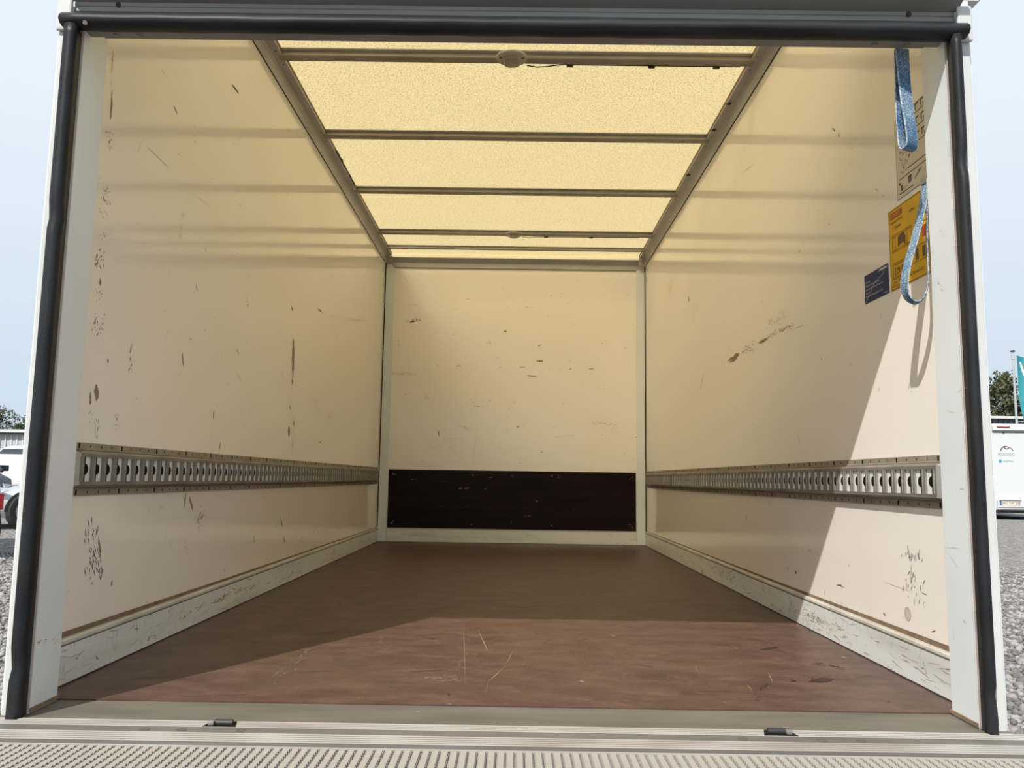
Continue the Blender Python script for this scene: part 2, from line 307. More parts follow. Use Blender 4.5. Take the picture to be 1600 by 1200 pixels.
MARKS = {
 'LEFT': '''0.146 1.485 0.144 1.406 0.0143 bd|0.135 1.603 0.133 1.479 0.0072 bs|0.136 1.368 0.153 1.323 0.0326 bs|0.15 1.228 0.137 1.186 0.0451 bs|0.147 1.162 0.144 1.138 0.0434 bs|0.148 1.112 0.146 1.084 0.031 bs|0.146 1.061 0.142 1.003 0.04 bs|0.157 0.987 0.156 0.967 0.0163 bd|0.155 0.957 0.154 0.917 0.0284 bs|0.158 0.89 0.157 0.836 0.0424 bs|0.177 0.718 0.18 0.676 0.0372 bd|0.152 0.696 0.151 0.664 0.015 bd|0.153 0.651 0.16 0.618 0.0151 bs|0.282 0.648 0.302 0.611 0.0263 bs|0.376 0.621 0.372 0.594 0.011 bs|0.193 0.63 0.184 0.583 0.031 bs|0.681 0.88 0.692 0.836 0.0153 bd|1.932 1.146 1.942 0.957 0.0649 bd|1.933 0.949 1.948 0.924 0.0324 bd|1.922 0.821 1.924 0.806 0.0221 kd|1.927 0.722 1.924 0.68 0.052 bd|0.963 1.923 1.039 1.919 0.0164 kd|0.506 1.616 0.532 1.597 0.0094 kd|0.354 1.418 0.495 1.414 0.0042 bn|0.41 1.683 0.444 1.666 0.0178 bs|0.619 1.316 0.608 1.229 0.0146 gs|0.807 1.261 0.822 1.243 0.0108 gd|1.243 1.197 1.274 1.147 0.0291 bs|1.864 1.289 1.89 1.264 0.0209 kd|2.368 1.382 2.454 1.379 0.0157 kd|3.288 1.503 3.724 1.589 0.0132 gs|1.17 0.969 1.194 0.951 0.0133 bd|1.17 0.884 1.262 0.846 0.0076 gn|1.762 0.963 1.787 0.931 0.0294 bs|2.279 0.883 2.504 0.853 0.0526 gs|2.729 0.872 2.755 0.819 0.1226 bs|2.972 0.924 3.017 0.78 0.0512 gs|2.507 0.676 2.565 0.675 0.0135 kd|0.19 0.374 0.258 0.225 0.069 ks|0.242 0.334 0.26 0.278 0.016 bd|0.222 0.301 0.214 0.231 0.0222 ks|0.332 0.214 0.324 0.199 0.0136 bd|0.174 0.359 0.18 0.335 0.006 kd|0.614 0.394 0.579 0.388 0.02 bs|0.779 0.435 0.766 0.389 0.0201 bd|0.806 0.426 0.841 0.373 0.02 bd|0.94 0.374 0.881 0.319 0.0437 bs|0.808 0.276 0.791 0.255 0.0451 bs|0.652 0.408 0.637 0.179 0.003 gn|1.083 0.339 1.075 0.312 0.0251 gs|3.095 0.257 3.988 0.244 0.0469 gs|2.201 0.182 3.296 0.18 0.0305 bs|1.851 0.31 1.89 0.259 0.013 kd|1.482 0.253 1.504 0.215 0.012 kd|1.917 0.223 1.945 0.18 0.013 kd|1.059 0.613 1.045 0.578 0.013 bd|0.974 0.721 0.973 0.688 0.012 bd|0.752 1.119 0.767 1.095 0.0104 bd|0.565 0.924 0.55 0.902 0.021 gs|0.345 0.851 0.342 0.773 0.0211 bs|0.224 0.79 0.223 0.778 0.009 kd|1.23 1.28 1.257 1.252 0.0221 bs|2.006 0.779 1.994 0.589 0.022 gs|1.108 1.804 1.049 1.727 0.0063 gn|0.677 1.404 0.842 1.408 0.0042 gn|0.347 1.463 0.298 1.375 0.0032 gn''',
 'RIGHT': '''2.022 1.072 1.82 1.081 0.0452 bd|1.768 1.081 1.591 1.079 0.0322 bs|1.527 1.079 1.397 1.081 0.0266 bd|1.397 1.081 1.3 1.084 0.0208 bs|1.254 1.083 1.095 1.078 0.0163 bs|1.076 1.058 1.003 1.058 0.0064 bn|2.607 1.002 2.511 1.086 0.0182 kn|1.079 0.668 1.062 0.639 0.01 bn|3.086 1.035 2.698 1.063 0.0389 gs|2.776 1.479 2.612 1.478 0.0604 gs|3.953 1.118 3.584 1.119 0.0279 gs|2.892 1.597 2.858 1.562 0.0345 kd|3.465 1.786 3.422 1.75 0.0873 ks|0.258 0.332 0.29 0.204 0.0761 ks|0.44 0.229 0.278 0.222 0.0028 gn|0.229 0.227 0.2 0.226 0.0036 kd|0.769 0.179 0.71 0.178 0.0064 kd|1.157 0.264 0.966 0.263 0.0042 ks|1.347 0.229 1.258 0.228 0.0113 gs|0.221 0.203 0.212 0.197 0.013 ks|1.233 0.183 1.219 0.175 0.0136 kd|1.15 0.176 1.13 0.173 0.0189 kd|1.933 0.846 1.891 0.824 0.0382 gs|1.272 0.842 1.257 0.83 0.02 ks|0.803 0.805 0.788 0.794 0.0182 gs|0.839 0.913 0.834 0.907 0.01 kd|2.072 1.034 1.878 1.02 0.0078 gs|1.393 1.141 1.161 1.133 0.0369 gs|0.695 1.021 0.675 1.021 0.0085 gs|0.733 0.134 0.729 0.119 0.0071 kn|0.519 0.155 0.516 0.141 0.0082 gs|0.447 0.142 0.432 0.139 0.0064 kd|2.711 0.249 1.928 0.253 0.0156 gs|3.246 0.108 2.881 0.115 0.0208 gs|1.766 0.351 1.739 0.324 0.0151 kn|1.445 0.419 1.413 0.407 0.0272 ks|1.601 0.668 1.511 0.68 0.0103 gs|2.409 0.372 2.383 0.34 0.0201 gn|0.686 1.653 0.656 1.629 0.007 kd|0.344 1.432 0.322 1.408 0.0061 gs|0.636 1.614 0.628 1.595 0.0082 kd|1.713 1.904 1.518 1.871 0.0078 gn''',
 'BACK': '''-0.862 1.731 -0.75 1.743 0.0313 ks|-0.837 1.726 -0.786 1.732 0.0212 kd|-0.502 1.834 -0.441 1.835 0.01 ks|-0.053 1.867 -0.042 1.841 0.0152 ks|0.019 1.863 0.152 1.859 0.008 ks|0.04 1.837 0.157 1.838 0.005 gs|-0.221 1.564 -0.175 1.559 0.0311 ks|-0.08 1.664 -0.065 1.654 0.0202 kd|0.172 1.426 0.233 1.421 0.018 kd|0.098 1.307 0.189 1.303 0.015 kd|0.036 1.372 0.092 1.373 0.01 kd|-0.111 1.37 -0.055 1.371 0.007 ks|-0.461 1.376 -0.42 1.376 0.011 kd|-0.613 1.373 -0.593 1.374 0.01 kd|0.441 1.363 0.457 1.363 0.015 kd|0.588 1.37 0.639 1.366 0.01 kd|-1.007 1.311 -0.773 1.305 0.02 gs|-0.924 1.585 -0.917 1.528 0.0201 bs|0.867 1.548 0.897 1.528 0.0202 ks|-0.683 1.163 -0.682 1.107 0.026 ks|-0.307 1.062 -0.232 1.058 0.015 ks|-0.585 0.867 -0.579 0.817 0.0122 kd|-0.42 0.909 -0.334 0.865 0.0201 gs|0.028 0.896 0.048 0.906 0.0152 kd|0.62 0.944 0.811 0.932 0.0301 gs|0.771 0.896 0.831 0.867 0.0081 ks|0.319 0.825 0.495 0.842 0.0051 gn|-0.558 0.797 -0.408 0.804 0.005 gn|-0.876 1.866 -0.738 1.862 0.0081 gs|-0.391 1.919 -0.361 1.915 0.0102 gd|0.289 1.955 0.3 1.95 0.0098 kd|0.186 1.544 0.217 1.555 0.0108 kd|-0.143 1.452 -0.117 1.447 0.0151 ks|0.393 1.093 0.398 1.083 0.0103 kd|-0.197 1.104 -0.172 1.105 0.01 gd|0.956 0.834 0.996 0.834 0.01 kd|0.936 0.659 0.976 0.654 0.0102 ks|-0.507 0.752 -0.353 0.59 0.0042 gn|-0.481 0.728 -0.49 0.698 0.0146 ks|-0.616 0.726 -0.626 0.696 0.0104 ks|-0.203 0.617 -0.163 0.613 0.0102 gs|0.22 0.708 0.235 0.703 0.0095 kd|-0.283 0.831 -0.313 0.591 0.0051 gn''',
 'PANEL': '''-0.418 0.416 -0.384 0.416 0.008 ld|-0.374 0.416 -0.334 0.417 0.0071 ld|-0.359 0.446 -0.334 0.447 0.005 ls|0.356 0.536 0.362 0.501 0.0122 ls|-0.549 0.468 -0.524 0.469 0.01 ls|-0.176 0.503 -0.161 0.504 0.007 ld|-0.914 0.517 -0.904 0.512 0.0081 ld|-0.214 0.419 -0.204 0.414 0.0067 ld|0.909 0.509 0.919 0.505 0.0089 ld|0.908 0.161 0.918 0.156 0.0098 ld|-0.923 0.158 -0.913 0.158 0.008 ld|-0.007 0.167 0.003 0.157 0.0099 ls|0.102 0.212 0.151 0.213 0.008 ls|-0.594 0.275 0.596 0.264 0.004 rs|-0.789 0.48 -0.749 0.48 0.0051 ls|-0.007 0.526 0.008 0.511 0.0099 ls|0.184 0.331 0.199 0.322 0.0072 ld''',
 'FLOOR': '''-0.55 0.134 -0.566 0.596 0.0417 ts|-0.557 0.24 -0.565 0.569 0.0367 ts|-0.043 0.085 -0.04 0.202 0.0028 yn|-0.04 0.202 0.001 0.382 0.0073 yn|0.001 0.382 0.023 0.595 0.0054 yn|-0.095 0.876 -0.048 0.52 0.0085 yn|0.167 1.028 0.305 1.593 0.012 yn|0.264 1 0.317 0.112 0.0408 ts|0.271 0.907 0.32 0.232 0.0323 ts|-0.159 1.05 -0.108 0.174 0.0273 ts|-0.145 0.929 -0.093 0.15 0.0041 yn|0.374 0.242 0.413 0.219 0.0122 ws|0.425 0.284 0.461 0.26 0.0092 ws|-0.2 0.23 -0.113 0.236 0.0504 ws|-0.244 0.294 -0.148 0.321 0.01 dn|0.762 0.26 0.835 0.284 0.0604 dd|0.784 0.294 0.829 0.317 0.0487 ds|0.717 0.257 0.736 0.265 0.0199 dd|0.754 0.641 0.826 0.674 0.0466 dd|0.572 0.046 0.6 0.158 0.0064 ds|0.6 0.158 0.654 0.234 0.0202 ds|0.855 0.479 0.915 0.407 0.0336 ds|0.869 0.095 0.891 0.07 0.0237 ds|-0.239 0.726 -0.224 0.718 0.0241 dd|-0.13 0.096 -0.125 0.074 0.0076 dd|-0.328 0.046 -0.305 0.037 0.0212 os|-0.535 0.013 -0.519 0.009 0.0158 os|-0.002 0.013 0.019 0.009 0.01 os|0.273 0.06 0.28 0.05 0.0082 yd|0.248 0.038 0.26 0.06 0.0051 yn|0.597 0.218 0.592 0.152 0.0067 yn|0.426 0.662 0.449 0.655 0.0112 wn|0.512 0.395 0.503 0.33 0.0036 wn|0.97 0.561 0.971 0.544 0.021 wd|0.759 0.513 0.809 0.5 0.0126 ws|0.692 0.356 0.667 0.235 0.0057 yn|0.903 0.356 0.894 0.308 0.0086 ws|0.043 0.385 0.052 0.408 0.0192 ws|0.19 0.23 0.193 0.217 0.0146 wd|0.337 0.824 0.342 0.814 0.0202 wd|0.688 0.663 0.691 0.645 0.0171 wd|-0.886 0.501 -0.855 0.564 0.0089 ts|-0.122 0.006 -0.116 0.001 0.01 wd|-0.185 -0.047 -0.179 -0.051 0.011 wd|-0.524 0.502 -0.479 0.349 0.0028 tn|-0.411 0.795 -0.322 0.476 0.0426 ts|0.071 0.464 0.117 0.318 0.0912 ts|0.388 0.57 0.458 0.209 0.0611 ts''',
 'JAMBL': '''-0.1 0.135 -0.056 0.136 0.01 os|-0.096 0.141 -0.058 0.138 0.0076 os|-0.045 0.128 -0.021 0.135 0.0128 os''',
 'JAMBR': '''-0.127 0.704 -0.084 0.699 0.002 gn|-0.078 0.653 -0.042 0.662 0.002 gn|-0.003 0.358 -0.066 0.361 0.002 gn|-0.008 0.354 -0.062 0.315 0.0022 gn|-0.049 1.077 -0.072 1.052 0.004 gs|-0.03 0.959 -0.05 0.928 0.015 gs|-0.067 0.208 -0.077 0.206 0.0042 ks|-0.078 0.489 -0.098 0.488 0.0022 gd|-0.024 0.18 -0.027 0.16 0.0041 gn''',
 'SKL': '''0.46 0.084 0.469 0.051 0.0061 kn|0.546 0.094 0.56 0.025 0.0061 ks|0.558 0.098 0.572 0.032 0.0091 ks|0.665 0.109 0.678 0.054 0.0081 ks|0.684 0.103 0.686 0.06 0.0091 ks|0.537 0.019 0.611 0.025 0.0156 ks|0.418 0.044 0.424 0.022 0.0081 gs|0.755 0.041 0.855 0.051 0.015 bs|1.023 0.045 1.211 0.063 0.022 bs|1.246 0.059 1.511 0.048 0.0206 bs|1.779 0.027 2.206 0.029 0.0266 gs|2.601 0.026 3.468 0.019 0.0436 bs|3.678 0.043 4.168 0.041 0.0313 ks|0.25 0.037 0.258 0.026 0.006 kd|0.158 0.052 0.162 0.047 0.005 kd''',
 'SKR': '''1.177 0.076 1.14 0.032 0.042 gs|1.164 0.071 1.152 0.041 0.0275 ks|1.139 0.037 0.839 0.044 0.0262 gs|0.998 0.048 0.882 0.051 0.0177 ks|0.783 0.073 0.734 0.053 0.0247 gs|1.395 0.02 1.333 0.02 0.0122 ks|1.513 0.091 1.474 0.046 0.0265 bs|3.391 0.056 2.519 0.032 0.0719 bs|2.377 0.064 1.897 0.058 0.0367 bs|1.795 0.042 1.699 0.014 0.0262 gs|0.432 0.013 0.359 0.005 0.0064 ks|0.55 0.05 0.527 0.033 0.0089 gs|0.199 0.051 0.197 0.033 0.0063 kn|0.221 0.047 0.208 0.048 0.0036 kd|0.162 0.017 0.139 0.017 0.0036 ks|2.594 0.014 2.52 0.012 0.0358 ks''',
 'BTRIM': '''0.113 0.071 0.192 0.058 0.0294 gs|-0.835 0.057 -0.588 0.046 0.015 gs|-0.489 0.047 -0.193 0.042 0.009 gs|0.745 0.09 0.794 0.042 0.0198 gs|0.918 0.044 0.992 0.036 0.0141 ks''',
}
# ================================================================ THE SETTING: inside of the box body
WX, SKX, JX, YB, ZR = 1.042, 1.030, 0.983, 4.471, 2.198     # wall, skirting, jamb half widths, bulkhead, rail foot
ZROOF, ZHEAD = 2.276, 1.482
ZG = -0.5

floor = struct(MB().box(-1.03, 1.03, 0.0, YB, -0.03, 0.0).build('floor', 'brown_plywood'), 'worn brown plywood cargo floor of the box body')
wl = struct(MB().box(-1.066, -WX, 0.0, YB+.03, 0.0, 2.30).build('wall_left', 'cream_panel'), 'scuffed glossy cream side panel on the left')
wr = struct(MB().box(WX, 1.066, 0.0, YB+.03, 0.0, 2.30).build('wall_right', 'cream_panel'), 'glossy cream side panel on the right with stickers')
wb = struct(MB().box(-WX, WX, YB, YB+.03, 0.0, 2.30).build('wall_back', 'cream_panel'), 'cream bulkhead panel with small black scratches')
ceil = struct(MB().add([(-1.066, -.10, ZROOF), (1.066, -.10, ZROOF), (1.066, YB+.03, ZROOF), (-1.066, YB+.03, ZROOF)], [(0, 1, 2, 3)]).build('ceiling', 'translucent_roof'),
              'translucent yellowish roof sheet with fine dirt specks')

# outer skin behind the rear frame and closed panel above the opening
for s, nm in ((-1, 'trim_1'), (1, 'trim_2')):
    struct(MB().box(s*1.0665, s*1.078, 0.03, YB+.03, -0.12, 2.31).box(s*1.0665, s*1.078, -.107, 0.03, 1.61, 2.31).build(nm, 'white_skin'), 'white outer side skin of the box body')
struct(MB().box(-1.066, 1.066, -.107, -.075, 1.60, 2.31).build('wall_front', 'white_skin'), 'white closed panel over the rear opening')

# rear corner posts (jambs)
for s, nm, side in ((-1, 'trim_3', 'left'), (1, 'trim_4', 'right')):
    j = struct(MB().box(s*JX, s*1.0415, -.107, -.0005, -0.004, 1.5995).build(nm, 'grey_white_paint', bevel=.002), 'pale grey rear corner post on the %s' % side)
    ORG[nm] = Vector()
    MB().box(s*JX, s*1.0415, -.0745, -.0005, 1.5995, 2.27).build('upper_post', 'grey_white_paint', j)
    MB().box(s*JX, s*(JX+.006), -.1125, -.1072, 0.0, 1.50).build('edge_strip', 'trim_strip', j)
    MB().box(s*(JX-.0012), s*(JX+.01), -.1071, -.1048, 0.0, 1.50).build('bright_edge', 'white_skin', j)
    MB().box(s*(JX-.004), s*JX, -.107, 0.0, 0.0005, 0.008).build('sealant', 'raw_edge', j)
    MB().box(s*.992, s*1.034, -.118, -.1072, -.012, 1.515).build('outer_face', 'white_skin', j, bevel=.003)
    MB().box(s*1.004, s*1.037, -.128, -.118, 1.490, 1.575).build('end_cap', 'white_skin', j, bevel=.004)

# skirting
for s, nm, side in ((-1, 'baseboard_left', 'left'), (1, 'baseboard_right', 'right')):
    pts = [(s*SKX, .003), (s*SKX, .091), (s*(WX-.0005), .091), (s*(WX-.0005), .003)]
    b = struct(MB().prism(pts, 1, 0.0005, YB-.001).build(nm, 'skirting_alu'), 'pale grey kick rail along the %s wall' % side)
    bead = [(s*(SKX+.001), .0925), (s*(SKX-.0015), .097), (s*(SKX-.0005), .103), (s*(SKX+.003), .107), (s*(WX-.0005), .108), (s*(WX-.0005), .0925)]
    MB().prism(bead, 1, 0.0005, YB-.001).build('bead', 'skirting_bead', b)
    MB().box(s*(SKX+.0008), s*WX, 0.0005, YB-.001, .0905, .093).build('groove', 'dark_joint', b)
    q = MB().add([(s*(WX-.0012), 0.0, .107), (s*(WX-.0012), YB-.01, .107), (s*(WX-.0012), YB-.01, .111), (s*(WX-.0012), 1.2, .1165), (s*(WX-.0012), 0.0, .122)], [(0, 1, 2, 3, 4)])
    q.build('raw_panel_edge', 'raw_edge', b)
    MB().box(s*(SKX-.001), s*(SKX+.003), 0.0, YB, 0.0004, .0035).build('floor_joint', 'dark_joint', b)

# bulkhead frame: corner posts, lower rail, upper rail
for s, nm, side in ((-1, 'trim_5', 'left'), (1, 'trim_6', 'right')):
    p = struct(MB().box(s*.970, s*1.034, YB-.012, YB-.0005, 0.002, 2.185).build(nm, 'grey_white_paint', bevel=.002), 'pale grey corner strip at the %s of the bulkhead' % side)
    MB().box(s*1.034, s*1.0415, YB-.010, YB-.001, 0.0, 2.20).build('corner_gap', 'dark_joint', p)
bt = struct(MB().box(-.969, .969, YB-.010, YB-.0005, .002, .098).build('baseboard_back', 'skirting_alu', bevel=.002), 'pale kick rail along the foot of the bulkhead')
MB().box(-.969, .969, YB-.0115, YB-.0005, .0985, .106).build('upper_bead', 'skirting_bead', bt)
tp = struct(MB().prism([(YB-.0005, 2.168), (YB-.012, 2.168), (YB-.014, 2.205), (YB-.030, 2.222), (YB-.060, 2.236), (YB-.060, 2.242), (YB-.0005, 2.242)], 0, -.985, .985)
            .build('trim_7', 'anodised_rail'), 'grey top rail across the bulkhead')
MB().box(-.969, .969, YB-.013, YB-.0121, 2.1655, 2.168).build('shadow_gap', 'dark_joint', tp)
r = MB()
for k in range(8): r.box(-.80+k*.22, -.792+k*.22, YB-.056, YB-.050, 2.2345, 2.2365)
tag(r.build('rivets', 'hole_dark', tp), kind='stuff')

# roof side rails
for s, nm, side in ((-1, 'trim_8', 'left'), (1, 'trim_9', 'right')):
    prof = [(s*(WX-.0005), ZR+.002), (s*(WX-.004), ZR+.002), (s*(WX-.008), 2.222), (s*(WX-.013), 2.2355), (s*(WX-.022), 2.2435), (s*(WX-.032), 2.247), (s*.986, 2.250), (s*.984, 2.253), (s*.984, 2.257), (s*(WX-.0005), 2.257)]
    t = struct(MB().prism(prof, 1, -.074, YB-.061).build(nm, 'anodised_rail', smooth=False), 'grey aluminium roof rail along the top of the %s wall' % side)
    MB().box(s*(WX-.0005), s*(WX-.0042), 0.0, YB-.061, ZR-.001, ZR+.002).build('wall_joint', 'dark_joint', t)
    MB().box(s*.984, s*.990, -.074, YB-.061, 2.2572, ZROOF-.001).build('sealant_bead', 'raw_edge', t)
    MB().box(s*.984, s*1.03, YB-.061, YB-.03, 2.19, 2.246).build('end_bracket', 'trim_strip', t)
    r = MB()
    for yb in (1.374, 2.165, 2.975, 3.82, 4.20):
        for d in (-.055, .055):
            r.box(s*.998, s*1.004, yb+d-.004, yb+d+.004, 2.2475, 2.2495)
    tag(r.build('rivets', 'hole_dark', t), kind='stuff')

# rear header above the opening
hd = struct(MB().prism([(-.107, 1.5385), (-.112, 1.5395), (-.116, 1.543), (-.116, 1.550), (-.1125, 1.5515), (-.1125, 1.5555), (-.1145, 1.5570), (-.1145, 1.5655), (-.112, 1.567), (-.112, 1.602), (-.075, 1.602), (-.075, 1.5385)], 0, -1.004, 1.004)
            .build('trim_10', 'anodised_header'), 'grooved aluminium header profile over the opening')
MB().prism([(-.1122, 1.5675), (-.160, 1.5895), (-.164, 1.5935), (-.164, 1.607), (-.1122, 1.607)], 0, -1.012, 1.012).build('drip_ledge', 'soffit_grey', hd)
MB().prism([(-.106, 1.5000), (-.104, 1.4985), (-.078, 1.4985), (-.0755, 1.5000), (-.0755, 1.538), (-.106, 1.538)], 0, -.948, .948).build('inner_lip', 'lip_metal', hd)
MB().box(-.9825, .9825, -.1065, -.0750, 1.503, 1.5384).build('backing', 'lip_metal', hd)
for x in (-.915, -.862, .83, .905):
    MB().tube([(x, -.092, 1.4987), (x, -.092, 1.4962)], .007, 10).build('screw_head', 'lip_metal', hd)
for x in (-.905, .900):
    MB().tube([(x, -.114, 1.560), (x, -.1162, 1.560)], .006, 10).build('screw_hole', 'hole_dark', hd)

# sill and tail lift
sl = struct(MB().box(-1.035, 1.035, -.138, -.0005, -.05, -.003).build('trim_11', 'sill_rubber'), 'worn grey green strip at the edge of the floor')
MB().box(-1.03, 1.03, -.1405, -.1382, -.05, -.0015).build('worn_edge', 'skirting_bead', sl)

# ================================================================ SCUFFS, SCRATCHES AND STAINS
CM = {'b': 'brown_scuff', 'k': 'black_scuff', 'g': 'grey_scuff', 'l': 'light_scuff', 'r': 'red_scuff', 't': 'tan_smear', 'y': 'straw', 'w': 'chalk', 'd': 'wet_stain', 'o': 'rust_orange'}
NM = {'b': 'brown_scuffs', 'k': 'black_scuffs', 'g': 'faint_scratches', 'l': 'pale_scratches', 'r': 'long_scratch', 't': 'dull_smears', 'y': 'straw_scraps', 'w': 'chalky_specks', 'd': 'dark_stains', 'o': 'orange_stains'}
LIFT = [.0005]
def shard(mb, P, cx, cy, L, W, ang, n=7):
    """a ragged sliver lying on the surface"""
    LIFT[0] = random.uniform(.0003, .0009)
    ca, sa = math.cos(ang), math.sin(ang); up = []; dn = []
    for i in range(n+1):
        t = i/n; w = W*.5*(math.sin(PI*min(max(t, .04), .96))**.6)
        a = (t-.5)*L; u1 = w*random.uniform(.45, 1.15); d1 = w*random.uniform(.45, 1.15)
        up.append((cx+a*ca-u1*sa, cy+a*sa+u1*ca)); dn.append((cx+a*ca+d1*sa, cy+a*sa-d1*ca))
    for i in range(n):
        mb.add([P(*dn[i]), P(*dn[i+1]), P(*up[i+1]), P(*up[i])], [(0, 1, 2, 3)])
def marks(key, P, parent):
    groups = {}
    for ln in MARKS[key].split('|'):
        a = ln.split(); u1, v1, u2, v2, wd = map(float, a[:5]); c, dns = a[5][0], a[5][1]
        mb = groups.setdefault(c, MB()); L = math.hypot(u2-u1, v2-v1); ang = math.atan2(v2-v1, u2-u1); mu, mv = (u1+u2)/2, (v1+v2)/2
        if dns == 'd':
            for q in (-.25, .05, .3): shard(mb, P, mu+q*L*.6*math.cos(ang)-q*wd*.3*math.sin(ang), mv+q*L*.6*math.sin(ang)+q*wd*.3*math.cos(ang), max(L, wd)*.66, wd*random.uniform(.35, .7), ang+random.gauss(0, .06), 8)
        elif dns == 'n': shard(mb, P, mu, mv, L, max(wd*.4, .0009), ang, 8)
        else:
            n = int(min(40, max(7, L*wd/.00008)))
            for _ in range(n):
                t = random.random()-.5; w = random.gauss(0, .3)*wd
                l = random.uniform(.04, .18)*max(L, .02); l = min(l, .022)
                shard(mb, P, mu+t*L*math.cos(ang)-w*math.sin(ang), mv+t*L*math.sin(ang)+w*math.cos(ang), l, min(.0032, random.uniform(.04, .16)*wd+.0007), ang+random.gauss(0, .25), 4)
    for c, mb in groups.items():
        tag(mb.build(NM[c], CM[c], parent), kind='stuff')
marks('LEFT', lambda y, z: (-WX+LIFT[0], y, z), wl)
marks('RIGHT', lambda y, z: (WX-LIFT[0], y, z), wr)
marks('BACK', lambda x, z: (x, YB-LIFT[0], z), wb)
marks('FLOOR', lambda x, y: (x, y, LIFT[0]) if y > 0 else (x, y, -.003+LIFT[0]), floor)
marks('JAMBL', lambda y, z: (-JX+.0003+LIFT[0], y, z), bpy.data.objects['trim_3'])
marks('JAMBR', lambda y, z: (JX-.0003-LIFT[0], y, z), bpy.data.objects['trim_4'])
marks('SKL', lambda y, z: (-SKX+LIFT[0], y, z), bpy.data.objects['baseboard_left'])
marks('SKR', lambda y, z: (SKX-LIFT[0], y, z), bpy.data.objects['baseboard_right'])
marks('BTRIM', lambda x, z: (x, YB-.0101-LIFT[0], z), bt)
for nm_, s_ in (('baseboard_left', -1), ('baseboard_right', 1)):
    P_ = lambda y, z, s_=s_: (s_*(SKX-LIFT[0]), y, z)
    for cm_, nn_, n_ in (('grey_scuff', 'rub_marks', 80), ('tan_dirt', 'dirt_marks', 45), ('black_scuff', 'dark_nicks', 14)):
        mb = MB()
        for _ in range(n_):
            y = abs(random.gauss(0, 1.6)) % 4.3+.05; v = random.uniform(.012, .085)
            if random.random() < .55: shard(mb, P_, y, v, random.uniform(.008, .03), random.uniform(.0012, .003), PI/2+random.gauss(0, .25), 4)
            else: shard(mb, P_, y, v, random.uniform(.015, .07), random.uniform(.0012, .004), random.gauss(0, .15), 5)
        tag(mb.build(nn_, cm_, bpy.data.objects[nm_]), kind='stuff')
mb = MB()
P_ = lambda x, y: (x, y, LIFT[0])
for _ in range(150):
    shard(mb, P_, random.uniform(-.95, .95), random.uniform(.03, 1.9), random.uniform(.02, .16), random.uniform(.002, .010), random.gauss(.2, .9), 6)
tag(mb.build('worn_streaks', 'worn_floor', floor), kind='stuff')
mb = MB()
for _ in range(130):
    shard(mb, P_, random.uniform(-.98, .98), random.uniform(.03, 1.6), random.uniform(.003, .012), random.uniform(.0012, .003), random.uniform(0, PI), 3)
tag(mb.build('crumbs', 'chalk', floor), kind='stuff')
# fine random nicks over the panels
for nmb, P, par, u0, u1, v0, v1, n in (('nicks', lambda y, z: (-WX+LIFT[0], y, z), wl, .1, 4.3, .14, 2.1, 110), ('nicks', lambda y, z: (WX-LIFT[0], y, z), wr, .1, 4.3, .14, 2.1, 110), ('nicks', lambda x, z: (x, YB-LIFT[0], z), wb, -.95, .95, .6, 2.1, 70)):
    mb = MB()
    for _ in range(n):
        u, v = random.uniform(u0, u1), random.uniform(v0, v1)
        if .43 < v < .58: continue
        shard(mb, P, u, v, random.uniform(.004, .022), random.uniform(.001, .0028), random.uniform(0, PI) if par is not wb else random.gauss(0, .2), 4)
    tag(mb.build(nmb, 'black_scuff', par), kind='stuff')
mb = MB()                                    # punched chip low on the right wall, bright metal showing
c = (.305, .155)
mb.loft([[(WX-.0006, .305+.018*math.cos(t*PI/8)*k, .163+.018*math.sin(t*PI/8)*k) for t in range(16)] for k in (.25, 1.0)], cap=False)
mb.build('chip_rim', 'grey_scuff', wr)
MB().add([(WX-.0008, .302+.010*math.cos(t*PI/8), .161+.013*math.sin(t*PI/8)) for t in range(16)], [tuple(range(16))]).build('chip', 'ink_white', wr)

# ================================================================ THINGS ON THE BOX BODY
# dark kick panel on the bulkhead
kp = thing('kick_panel', 'dark brown black plywood panel across the foot of the bulkhead', 'panel', (0, YB-.004, .107))
MB().box(-.962, .962, YB-.0085, YB-.0005, .107, .556).build('board', 'black_panel', kp, bevel=.001)
for x in (-.93, -.31, .31, .93):
    for z in (.14, .52):
        MB().tube([(x, YB-.0084, z), (x, YB-.0102, z)], .005, 8).build('screw', 'steel_track', kp)
marks('PANEL', lambda x, z: (x, YB-.0086-LIFT[0], z), kp)

